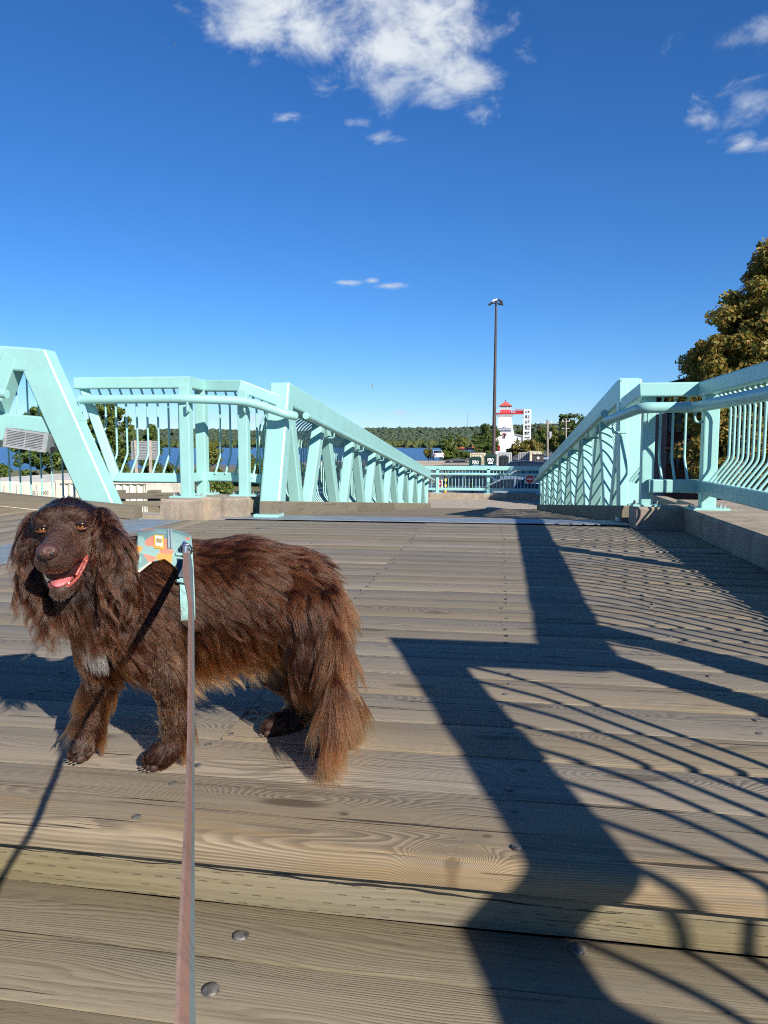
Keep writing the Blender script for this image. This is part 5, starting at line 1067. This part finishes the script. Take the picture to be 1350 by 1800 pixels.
# harness: laid on the coat by walking out from the body axis
def skin_out(c, d, off):
    r = .01
    for _ in range(40):
        s = sdfb(c + d*r) - off
        if s > -.0005: break
        r += max(.002, -s*.7)
    return c + d*r
m, t_, b = newmat('harness_fabric'); g = t_.nodes.new('ShaderNodeNewGeometry').outputs['Position']; vo = t_.nodes.new('ShaderNodeTexVoronoi'); vo.inputs['Scale'].default_value = 36; vo.inputs['Randomness'].default_value = 1
wv_ = t_.nodes.new('ShaderNodeTexNoise'); wv_.inputs['Scale'].default_value = 14; lnk(t_, g, wv_.inputs['Vector']); lnk(t_, VM(t_, 'ADD', g, VM(t_, 'MULTIPLY', wv_.outputs['Color'], (.05, .05, .05)).outputs[0]).outputs[0], vo.inputs['Vector'])
se = t_.nodes.new('ShaderNodeSeparateColor'); lnk(t_, vo.outputs['Color'], se.inputs[0]); rp = t_.nodes.new('ShaderNodeValToRGB'); rp.color_ramp.interpolation = 'CONSTANT'
for i, (x, c) in enumerate(((0, (.16, .28, .27)), (.32, (.50, .17, .11)), (.47, (.19, .31, .29)), (.68, (.50, .24, .06)), (.79, (.12, .21, .21)))):
    e = rp.color_ramp.elements[i] if i < 2 else rp.color_ramp.elements.new(x); e.position = x; e.color = (*c, 1)
lnk(t_, se.outputs[0], rp.inputs[0]); lnk(t_, rp.outputs[0], b.inputs['Base Color']); b.inputs['Roughness'].default_value = .75; bump(t_, b, noise(t_, g, s=900, detail=2), .25, .001); HARN = m
WEB = plain('pale_teal_webbing', (.23, .40, .38), .7, 0, .15, 60, .3); BUCK = plain('navy_buckle', (.012, .03, .05), .35); PIPE = plain('cream_piping', (.62, .52, .42), .6)
hv_all = []
def patch(name, rows, mat, parent, th=.0035):
    """cloth laid out as rows of points, given thickness outwards"""
    rows = [np.array(r) for r in rows]; n, mm = len(rows), len(rows[0]); P = np.concatenate(rows); hv_all.append(P); N = grad(P); Q = P + N*th; N_ = n*mm
    f = []
    for i in range(n-1):
        for k in range(mm-1): f += [(i*mm+k, i*mm+k+1, (i+1)*mm+k+1, (i+1)*mm+k), (N_+i*mm+k, N_+(i+1)*mm+k, N_+(i+1)*mm+k+1, N_+i*mm+k+1)]
    ring = [k for k in range(mm)] + [i*mm+mm-1 for i in range(1, n)] + [(n-1)*mm+k for k in range(mm-2, -1, -1)] + [i*mm for i in range(n-2, 0, -1)]
    for a, b_ in zip(ring, ring[1:] + ring[:1]): f.append((a, b_, N_+b_, N_+a))
    me = mesh_np(name, np.concatenate([P, Q]) - np.array(dog_at), f, mat, 60); return link(name, me, parent)
har = link('harness', None, dog); har['label'] = 'teal dog harness patterned in coral and orange'
c0 = at(326, 1058, 1.57)
def ang(th): return np.array((0, 0, 1.0))*math.cos(th) + SIDE*math.sin(th)
patch('girth_strap', [[skin_out(c0 + BK*w_, ang(th), .010) for w_ in (-.015, -.005, .005, .015)] for th in np.linspace(R(-100), R(96), 40)], WEB, har)
cn = at(246, 1045, 1.51)
def yoke(s, th):
    c = c0 + (cn - c0)*s; return skin_out(c, ang(th), .012)
rows_ = []
for s in np.linspace(-.10, 1.02, 17):
    hi = np.interp(s, [-.1, .1, .45, .75, 1.02], [54, 53, 40, 44, 56]); rows_.append([yoke(s, R(a)) for a in np.linspace(-45, hi, 16)])
YK = patch('yoke', rows_, HARN, har, .005)
edge = [r[-1] for r in rows_[-5:]]; pe = [p + grad(p[None])[0]*.003 for p in edge]; MB().tube(pe, .003, 6).build('piping', PIPE, har)
0 and patch('neck_strap', [[skin_out(cn - BK*w_ + np.array((0, 0, -.01)), ang(th), .016) for w_ in (-.012, 0, .012)] for th in np.linspace(R(-50), R(30), 16)], WEB, har)
# label patch on the yoke: orange border, white panel with pale blots
def on_yoke(s, a, off): p = yoke(s, R(a)); return p + grad(p[None])[0]*off
for nm, mt, ds, da, off in (('label_border', plain('label_orange', (.55, .30, .03), .6), .105, 8.5, .0065), ('label_panel', plain('label_white', (.72, .72, .68), .6), .07, 6.2, .0078)):
    q = [[on_yoke(.56 + ds*x, 22 + da*y, off) for x in (1, .33, -.33, -1)] for y in (-1, 0, 1)]; MB().add([p for r in q for p in r], [(i*4+k, i*4+k+1, i*4+k+5, i*4+k+4) for i in range(2) for k in range(3)]).build(nm, mt, YK)
for k, x in enumerate((.03, -.005, -.04)): MB().tube([on_yoke(.56 + x + .013*math.cos(t), 22 + 2.6*math.sin(t), .0085) for t in np.linspace(0, 2*math.pi, 9)[:-1]], .0011, 5, closed=True).build('printed_mark', plain('label_print', (.30, .24, .08), .6), YK)
bk = [[on_yoke(s, a, .008) for s in (-.02, .1, .2)] for a in (40, 48, 57)]; MB().add([p for r in bk for p in r], [(i*3+k, i*3+k+1, i*3+k+4, i*3+k+3) for i in range(2) for k in range(2)]).build('buckle', BUCK, har)
for a in (36, 61): MB().tube([on_yoke(s, a, .009) for s in (-.05, .08, .22)], .004, 6).build('buckle_bar', WEB, har)
for s in (.30, .36): MB().tube([on_yoke(s, a, .007) for a in (2, 12, 22, 30)], .003, 5).build('stitched_band', plain('grey_teal_band', (.25, .33, .35), .7), har)
RING = on_yoke(.02, 32, .012); MB().tube([RING + .013*(math.cos(t)*np.array((0, 0, 1)) + math.sin(t)*BK) for t in np.linspace(0, 2*math.pi, 15)[:-1]], .0025, 6, closed=True).build('lead_ring', plain('dark_ring_metal', (.10, .11, .14), .3, .8), har)
HV = np.concatenate(hv_all)

# face
AMB, t_, b = newmat('amber_iris'); b.inputs['Base Color'].default_value = (.24, .092, .018, 1); b.inputs['Roughness'].default_value = .08
EYEW = plain('dark_eye_rim', (.02, .010, .008), .2); PUP = plain('black_pupil', (.004, .004, .004), .05); PINK = plain('pink_tongue', (.52, .14, .14), .32, 0, .12, 60, .3); GUM = plain('wet_red_gum', (.33, .075, .060), .25, 0, .2, 120, .2); NOSE = plain('brown_nose_leather', (.085, .036, .030), .30, 0, .15, 200, .35); MOUTH = plain('dark_mouth', (.030, .008, .008), .5); TOOTH = plain('ivory_tooth', (.75, .70, .58), .25, 0, .05)
def ball(c, r3, ax=None, sub=2):
    v = IV*np.array(r3); A = np.array(ax if ax is not None else (S_, F_, U_)); m_ = MB().add(c + v @ A, [tuple(q) for q in IF]); m_.sm = 180; return m_
EYEC = []
for q in (-1, 1):
    f = .05
    while sdf(HL(q*.037, -.001, f)[None])[0] > -.0035: f -= .001
    c = HL(q*.037, -.001, f); EYEC.append(c + F_*.004); lk = (CAM - c); lk /= np.linalg.norm(lk); lk = lk*.6 + F_*.4; lk /= np.linalg.norm(lk); SE = S_ - U_*q*.07; SE /= np.linalg.norm(SE); ax = (SE, lk, np.cross(SE, lk))
    ey = ball(c, (.0122,)*3, ax).build('eye', EYEW, dog); ball(c + lk*.0078, (.0074, .0050, .0074), ax).build('iris', AMB, ey); ball(c + lk*.0116 + U_*.0006, (.0031, .0016, .0031), ax).build('pupil', PUP, ey)
    for sgn_, tilt in ((1, .0062), (-1, -.0058)):     # lids
        arc = [c + SE*(.0122*math.cos(t)) + U_*(tilt*math.sin(t)) + lk*(.0056 + .0070*math.sin(t)) for t in np.linspace(0, math.pi, 9)]; MB().tube(arc, 0.0028 if sgn_ > 0 else .0020, 6).build('eyelid', EYEW if sgn_ > 0 else plain('reddish_lower_lid', (.10, .035, .022), .35), ey)
nc = HL(0, -.030, .106); no = MB(); pv = []
for p in IV:
    x, y, z = p; sx = .0222*(1 - .25*max(0, -z)); pv.append((x*sx, y*.0150 + .004*(1-abs(x))*max(0, y), z*.0162 - .0025*max(0, abs(x)-.5)))
nb = MB().add(nc + np.array(pv) @ np.array((S_, F_, U_)), [tuple(q) for q in IF]); nb.sm = 180; nz_ = nb.build('nose', NOSE, dog)
for q in (-1, 1): ball(nc + S_*q*.0100 + F_*.0122 - U_*.0030, (.0050, .0040, .0040)).build('nostril', DARK, nz_); 
MB().tube([nc + F_*.0165 - U_*.004, nc + F_*.0135 - U_*.013, nc + F_*.006 - U_*.022], .0013, 5).build('philtrum', DARK, nz_)
ball(HL(-.002, -.080, .008), (.036, .050, .028)).build('mouth', MOUTH, dog)
tg = MB(); tv = []
for p in IV: x, y, z = p; tv.append((x*.0225, y*.042, z*.0095 - .010*y*y*(1 if y > 0 else .2) - .003*(1-abs(x))*max(0, z)))
tg.add(HL(.0, -.098, .024) + np.array(tv) @ np.array((S_, F_, U_)), [tuple(q) for q in IF]); tg.sm = 180; tg.build('tongue', PINK, dog)
lip = [HL(.047, -.056, -.010), HL(.042, -.076, .004), HL(.031, -.098, .022), HL(.020, -.109, .044), HL(.008, -.1125, .056), HL(-.008, -.1125, .056), HL(-.019, -.109, .046), HL(-.024, -.104, .034)]
MB().tube(rounded(lip, .02, 4), .0038, 7).build('lower_lip', GUM, dog)
for q in (1,): MB().tube(rounded([HL(.049, -.050, -.018), HL(.044, -.064, .002), HL(.036, -.079, .020), HL(.028, -.094, .032)], .02, 5), .0032, 8).build('mouth_corner', GUM, dog)
for q in (-1, 1): MB().lathe([(.0026, 0), (.0021, .004), (.0005, .0090)], HL(q*.0160, -.109, .045), 8).build('canine_tooth', TOOTH, dog)
for x in (-.006, .0, .006): MB().lathe([(.0012, 0), (.0010, .0015), (.0006, .0022)], HL(x, -.1105, .0545), 6).build('incisor', TOOTH, dog)
for (pw, ds) in (((268, 1331, 1.436), (-.55, -.83)), ((138, 1317, 1.449), (-.45, -.9)), ((563, 1321, 1.566), (-.9, -.4)), ((474, 1279, 1.655), (-.9, -.4))):
    p = at(*pw); d = np.array((*ds, 0)); d /= np.linalg.norm(d); s2 = np.array((-d[1], d[0], 0))
    for k in (-1.5, -.5, .5, 1.5):
        c = p + s2*k*.0115 + d*(.009 - .003*abs(k)); c[2] = .0105; ball(c, (.0068, .0125, .0098), (s2, d, np.array((0, 0, 1.)))).build('toe', SKIN, dog); c2 = c + d*.0145; c2[2] = .006; ball(c2, (.0018, .0045, .0025), (s2, d, np.array((0, 0, 1.)))).build('claw', plain('pale_claw', (.10, .075, .06), .4), dog)

# ------------------------------------------------------------------ coat: real strands
def hair_mat(name, root, tip, rough=.30, rad=.35):
    m, t, b = newmat(name); t.nodes.remove(b); h = t.nodes.new('ShaderNodeBsdfHairPrincipled'); h.parametrization = 'COLOR'; hi = t.nodes.new('ShaderNodeHairInfo')
    c = mixc(t, SS(t, hi.outputs['Intercept'], .1, 1.0), root, tip); hv = t.nodes.new('ShaderNodeHueSaturation'); lnk(t, c, hv.inputs['Color']); lnk(t, MA(t, 'ADD', .62, MA(t, 'MULTIPLY', hi.outputs['Random'], .8)), hv.inputs['Value']); lnk(t, hv.outputs[0], h.inputs['Color'])  # tips redden as if bleached; darker roots paint the shade between locks
    h.inputs['Roughness'].default_value = rough; h.inputs['Radial Roughness'].default_value = rad; h.inputs['Coat'].default_value = .0; h.inputs['IOR'].default_value = 1.33
    lnk(t, h.outputs[0], t.nodes['Material Output'].inputs[0]); return m
H_COAT = hair_mat('chocolate_coat', (.010, .0028, .0013), (.070, .0190, .0068), .20, .26); H_FACE = hair_mat('short_face_hair', (.10, .044, .028), (.20, .098, .066), .28, .3); H_EAR = hair_mat('wavy_ear_hair', (.014, .0045, .0025), (.125, .044, .021), .20, .25); H_FEATH = hair_mat('auburn_feathering', (.024, .0080, .0036), (.34, .115, .042), .20, .25); H_WHITE = hair_mat('white_patch_hair', (.34, .30, .27), (.55, .50, .45), .4)
nv = len(DM.polygons); DM.calc_loop_triangles(); tri = np.empty(len(DM.loop_triangles)*3, np.int32); DM.loop_triangles.foreach_get('vertices', tri); tri = tri.reshape(-1, 3)
vv_ = np.empty(len(DM.vertices)*3, np.float32); DM.vertices.foreach_get('co', vv_); vv_ = vv_.reshape(-1, 3).astype(float) + np.array(dog_at)
T0, T1, T2 = vv_[tri[:, 0]], vv_[tri[:, 1]], vv_[tri[:, 2]]; AR = np.linalg.norm(np.cross(T1-T0, T2-T0), axis=1)/2; CT = (T0+T1+T2)/3
_, NR, _ = sdf(CT, True); FREG = np.array(REG)[NR]; NF = grad(CT)
from mathutils import kdtree
def kd_of(P):
    k = kdtree.KDTree(len(P))
    for i, p in enumerate(P): k.insert(p, i)
    k.balance(); return k
KH = kd_of(HV)
MOUTHC = HL(0, -.090, .040); pc = at(176, 1128, 1.43)
def fur(name, regs, n, mat, length, flow, lift=.2, grav=.35, wave=(.004, 55), clump=.55, nguide=None, rad=.00034, pts=7, mask=None, jit=.25, taper=.25, outv=0.0):
    """strands rooted on the skin of some regions; flow(P, N, reg) -> direction, length(P, N) -> metres"""
    w_ = AR*np.isin(FREG, regs)
    if mask is not None: w_ = w_*mask(CT, NF)
    w_ = w_/w_.sum(); fi = rd.choice(len(w_), n, p=w_); u, v = rd.random(n), rd.random(n); sw = u+v > 1; u[sw], v[sw] = 1-u[sw], 1-v[sw]
    P = T0[fi] + u[:, None]*(T1-T0)[fi] + v[:, None]*(T2-T0)[fi]; N = NF[fi]
    keep = np.array([KH.find(p)[2] > .0105 for p in P]) & (np.linalg.norm(P-MOUTHC, axis=1) > .030)
    for e in EYEC: keep &= np.linalg.norm(P - e, axis=1) > .0148
    P, N = P[keep], N[keep]; n = len(P)
    D = np.array(np.broadcast_to(flow(P, N), P.shape)); D /= np.linalg.norm(D, axis=1)[:, None] + 1e-9; D = D - N*(D*N).sum(1)[:, None]*.85; D /= np.linalg.norm(D, axis=1)[:, None] + 1e-9
    L = length(P, N)*rd.uniform(1-jit, 1+jit, n); X = np.empty((n, pts, 3)); X[:, 0] = P - N*.001; ph = rd.uniform(0, 6.28, n)
    for k in range(1, pts):
        t = k/(pts-1); d = D + N*(lift*(1-t)**1.5 + outv) + DN*grav*t + rd.normal(size=(n, 3))*(.03 if clump > .5 else .04); d /= np.linalg.norm(d, axis=1)[:, None]
        X[:, k] = X[:, k-1] + d*(L/(pts-1))[:, None]
        s = sdf(X[:, k]); h_ = (.0015 + .004*min(1, t*2)) if clump > .5 else .0010
        q = s < h_
        if q.any(): X[q, k] += grad(X[q, k])*(h_ - s[q])[:, None]
    X[:, :, 2] = np.maximum(X[:, :, 2], .002)
    ng = nguide or max(20, n//42); gi_ = rd.choice(n, ng, replace=False); KG = kd_of(P[gi_]); own = gi_[np.array([KG.find(p)[1] for p in P])]
    tt = np.linspace(0, 1, pts); amp, fq = wave
    gph = rd.uniform(0, 6.28, n)[own]; sd = np.cross(D, N)
    cl = (clump*tt**1.2)[None, :, None]; G = X[own] + (P - P[own])[:, None, :]*(1 - .80*cl)*0 + 0
    off = X - P[:, None, :]; goff = (X[own] - P[own][:, None, :]) ; target = P[own][:, None, :] + goff*(L/np.maximum(L[own], 1e-4))[:, None, None]
    Y = X*(1-cl) + target*cl
    wv2 = np.sin(fq*(tt[None]*L[:, None]) + gph[:, None])*amp*tt[None]; wv3 = np.sin(fq*1.7*(tt[None]*L[:, None]) + 1.3*gph[:, None] + .3*ph[:, None])*amp*.4*tt[None]
    Y = Y + sd[:, None, :]*(wv2 + wv3)[..., None] + N[:, None, :]*np.abs(np.cos(fq*(tt[None]*L[:, None]) + gph[:, None])*amp*.45*tt[None])[..., None]
    Y[:, :, 2] = np.maximum(Y[:, :, 2], .0015)
    hc = bpy.data.hair_curves.new(name); hc.add_curves([pts]*n); hc.position_data.foreach_set('vector', (Y - np.array(dog_at)).astype(np.float32).ravel())
    at_ = hc.attributes.get('radius') or hc.attributes.new('radius', 'FLOAT', 'POINT'); rr_ = (rad*(1 - (1-taper)*tt))[None].repeat(n, 0)*rd.uniform(.75, 1.25, (n, 1)); at_.data.foreach_set('value', rr_.astype(np.float32).ravel())
    hc.materials.append(mat); return link(name, hc, dog)
cst = lambda v: (lambda P, N: np.full(len(P), v))
up_n = lambda N: np.clip(N[:, 2], 0, 1)
def tflow(P, N): return BK*(.85) + DN*(.25 + .75*np.clip(.75 - N[:, 2], 0, 1.4))[:, None]
fur('coat', ['torso', 'neck'], 42000, H_COAT, lambda P, N: .058 + .034*np.clip(.6-N[:, 2], 0, 1.2), tflow, .09, .32, (.0105, 40), .62, pts=8, rad=.00032)
fur('belly_feathering', ['torso', 'belly'], 13000, H_FEATH, lambda P, N: .055 + .045*np.clip(-N[:, 2]+.1, 0, 1), lambda P, N: BK*.40 + DN*1.0 + SIDE*.1, .16, .6, (.008, 44), .70, mask=lambda C, N: (N[:, 2] < .15)*(C[:, 2] < .33)*1.0)
fur('chest_feathering', ['chest', 'throat'], 9000, H_EAR, lambda P, N: .045 + .02*(N[:, 2] < .2), lambda P, N: DN*1.0 + BK*.25 + np.array((0, 0, 0)),   .14, .5, (.007, 50), .68, mask=lambda C, N: (np.linalg.norm((C - pc)*(1, .5, 1), axis=1) > .042)*1.0)  # darker ear hair used here to paint the shade under the chin
fur('rump_coat', ['thigh', 'torso'], 15000, H_COAT, lambda P, N: .058 + .03*(N[:, 2] < .1), lambda P, N: DN*1.0 + BK*.10, .07, .4, (.0095, 40), .64, mask=lambda C, N: ((C - at(515, 1060, 1.67)) @ BK > -.03)*(C[:, 2] > .17)*1.0)
fur('leg_feathering', ['upper_leg', 'fore_leg', 'hind_leg'], 20000, H_FEATH, lambda P, N: .009 + .058*np.clip((N @ BK) + .05, 0, 1)*np.clip(P[:, 2]/.06, .3, 1), lambda P, N: DN*1.0 + BK*.45, .10, .55, (.004, 50), .60)
fl = at(166, 1225, 1.485)
fur('elbow_feathering', ['upper_leg', 'fore_leg'], 2600, H_FEATH, lambda P, N: .050 + .030*rd.random(len(P)), lambda P, N: -RT*.75 + DN*.95 + N*.2, .35, .35, (.005, 50), .55, mask=lambda C, N: (np.linalg.norm((C - fl)*(1, .8, .75), axis=1) < .042)*(N @ RT < .25)*1.0)
fur('leg_hair', ['fore_leg', 'hind_leg', 'upper_leg'], 14000, H_COAT, cst(.011), lambda P, N: DN*1.0 + BK*.1, .1, .3, (.001, 60), .35)
fur('paw_hair', ['paw'], 8000, H_COAT, cst(.015), lambda P, N: -BK*.6 + DN*.8, .12, .3, (.0005, 60), .45)
fur('hock_feathering', ['hind_leg'], 5000, H_FEATH, lambda P, N: .06 + .045*np.clip(N @ BK, 0, 1), lambda P, N: DN*1.0 + BK*.42, .15, .5, (.003, 45), .55, mask=lambda C, N: (N @ BK > -.25)*(C[:, 2] > .05)*1.0)
H_TAIL = hair_mat('red_brown_tail_hair', (.030, .009, .004), (.25, .080, .027))
fur('tail_plume', ['tail'], 10000, H_TAIL, lambda P, N: .075 + .075*np.clip(1.15 - P[:, 2]/.36, 0, 1), lambda P, N: DN*1.6 + N*.18, .15, .8, (.0045, 40), .6, mask=lambda C, N: (C[:, 2] > .02)*1.0, outv=.02)
fur('ear_hair', ['ear'], 12000, H_EAR, lambda P, N: .040 + .050*np.clip((at(200, 1000, 1.4)[2] + .10 - P[:, 2])/.16, 0, 1), lambda P, N: DN*1.0 + N*.08, .16, .35, (.0085, 80), .86, nguide=230)
hflow = lambda P, N: -F_*1.0 + U_*.15
H_SKULL = hair_mat('dark_skull_hair', (.030, .0118, .0070), (.085, .034, .020), .22, .28)
fur('head_hair', ['skull', 'brow'], 20000, H_SKULL, lambda P, N: .0085 + .020*np.clip((-((P - E_) @ F_) - .02)/.08, 0, 1), lambda P, N: -F_ + U_*.25 + S_*.25*np.sign((P - E_) @ S_)[:, None], .07, .05, (.0014, 120), .42, pts=5)
fur('muzzle_hair', ['muzzle', 'cheek', 'jaw'], 18000, H_FACE, lambda P, N: .0060 + .016*np.clip((-((P - E_) @ F_) - .01)/.06, 0, 1), lambda P, N: -F_ + DN*.45, .05, .08, (.0010, 120), .42, pts=5, mask=lambda C, N: (np.linalg.norm(C - nc, axis=1) > .020)*1.0)
fur('cheek_hair', ['cheek', 'jaw', 'throat'], 5000, H_EAR, lambda P, N: .020 + .035*np.clip(-((P - E_) @ F_)/.08, 0, 1), lambda P, N: -F_*.4 + DN*1.0, .2, .5, (.004, 75), .6, mask=lambda C, N: ((C - E_) @ F_ < -.02)*1.0)
fur('white_chest_patch', ['chest', 'throat', 'upper_leg'], 3200, H_WHITE, cst(.042), lambda P, N: DN*1.0 + BK*.1, .30, .4, (.003, 55), .5, mask=lambda C, N: (np.linalg.norm((C - pc)*(1, .5, 1), axis=1) < .036)*1.0)
fur('white_chin_hair', ['jaw'], 160, H_WHITE, cst(.009), lambda P, N: DN*1.0, .3, .3, (.0, 55), .3, mask=lambda C, N: (((C - E_) @ F_ > .022) & (N @ U_ < -.1))*1.0)
fur('white_toe_hair', ['paw'], 900, H_WHITE, cst(.008), lambda P, N: -BK + DN*.5, .2, .2, (.0, 55), .3, mask=lambda C, N: (np.linalg.norm(C - at(135, 1322, 1.44), axis=1) < .034)*1.0)
for q in (-1, 1):
    for k in range(5): a = HL(q*.030, -.046 - .004*(k % 3), .052 - .007*k); MB().tube([a, a + S_*q*.02 - U_*.012 + F_*.004, a + S_*q*.035 - U_*.034 + F_*.002], .0003, 4).build('whisker', EYEW, dog)


# ------------------------------------------------------------------ lead from the harness back to the camera's hand
m, t_, b = newmat('lead_webbing'); tcn = t_.nodes.new('ShaderNodeUVMap'); sp = t_.nodes.new('ShaderNodeSeparateXYZ'); lnk(t_, tcn.outputs[0], sp.inputs[0])
c = mixc(t_, SS(t_, sp.outputs[0], .60, .66), (.26, .145, .112), (.145, .175, .175)); c = mixc(t_, SS(t_, sp.outputs[0], .10, .04), c, (.28, .18, .145))
nn_ = noise(t_, tcn.outputs[0], (1, 60, 1), s=1, detail=4); c = mixc(t_, MA(t_, 'MULTIPLY', SS(t_, nn_, .45, .7), .45), c, (.12, .095, .09)); lnk(t_, c, b.inputs['Base Color']); b.inputs['Roughness'].default_value = .85; b.inputs['Specular IOR Level'].default_value = .15; bump(t_, b, noise(t_, tcn.outputs[0], (14, 900, 1), s=1, detail=2), .4, .001)
LEADM = m
lead = thing('dog_lead', 'coral and grey webbing lead running from the harness down towards the viewer', 'dog lead', RING)
pth = [(329, 972, 1.55, 12), (330, 1000, 1.36, 19), (331, 1022, 1.20, 17), (334, 1045, 1.02, 11), (336, 1070, .93, 9), (336, 1160, .71, 9.5), (336, 1220, .62, 9.5), (335.5, 1300, .53, 10), (334.5, 1380, .46, 12), (333, 1460, .41, 14.5), (331, 1540, .37, 19), (329, 1620, .345, 23), (327, 1700, .325, 27), (326, 1800, .305, 32), (325, 1900, .29, 36)]
ys_ = np.array([p[1] for p in pth], float); rows_ = []
for y in np.linspace(972, 1900, 90):
    x, D, w_ = (np.interp(y, ys_, [p[k] for p in pth]) for k in (0, 2, 3)); c = atd(x, y, D)
    s_ = w_*D/FPX; tw = np.interp(y, [972, 1040, 1100, 1900], [.0, .5, .9, .9]); wd = RT*1.0 + FW*tw*.8 + np.array((0, 0, .35*tw)); wd /= abs(wd @ RT); rows_.append((c, wd*s_*.5, np.interp(y, [972, 1030, 1075, 1900], [0, .002, .0085, .0085])))
V = []; UVv = []; n = len(rows_)
for i, (c, h, sw_) in enumerate(rows_):
    tg_ = rows_[min(i+1, n-1)][0] - rows_[max(i-1, 0)][0]; tg_ /= np.linalg.norm(tg_); ry = c - CAM; ry /= np.linalg.norm(ry); up_n2 = ry - tg_*np.dot(ry, tg_); up_n2 /= np.linalg.norm(up_n2) + 1e-9
    h = RT*np.dot(h, RT) + up_n2*sw_; tk = np.cross(tg_, h); tk *= .0007/(np.linalg.norm(tk) + 1e-9)
    for u in (-1, -.33, .33, 1): V.append(c + h*u + tk)
    for u in (-1, -.33, .33, 1): V.append(c + h*u - tk)
    UVv += [(k/3, i/n) for k in range(4)]*2
f = []
for i in range(n-1):
    a = i*8; b2 = a+8
    for k in range(3): f += [(a+k, b2+k, b2+k+1, a+k+1), (a+4+k, a+5+k, b2+5+k, b2+4+k)]
    f += [(a, a+4, b2+4, b2), (a+3, b2+3, b2+7, a+7)]
me = mesh_np('webbing', np.array(V) - np.array(lead.location), f, LEADM, 50); uvl = me.uv_layers.new(name='UVMap')
for lp_ in me.loops: uvl.data[lp_.index].uv = UVv[lp_.vertex_index]
link('webbing', me, lead)
MB().tube(rounded([RING, RING + U_*.012 - BK*.004, RING + (0, 0, .018)], .01), .0042, 8).build('clip', plain('blue_clip_metal', (.10, .14, .30), .25, .7), lead)
c = RING + np.array((0, 0, .010)) - SIDE*(-.006); MB().tube([c, c + (0.0, -.004, -.022)], .0062, 9).build('swivel', plain('pale_swivel_metal', (.45, .47, .52), .25, .8), lead)
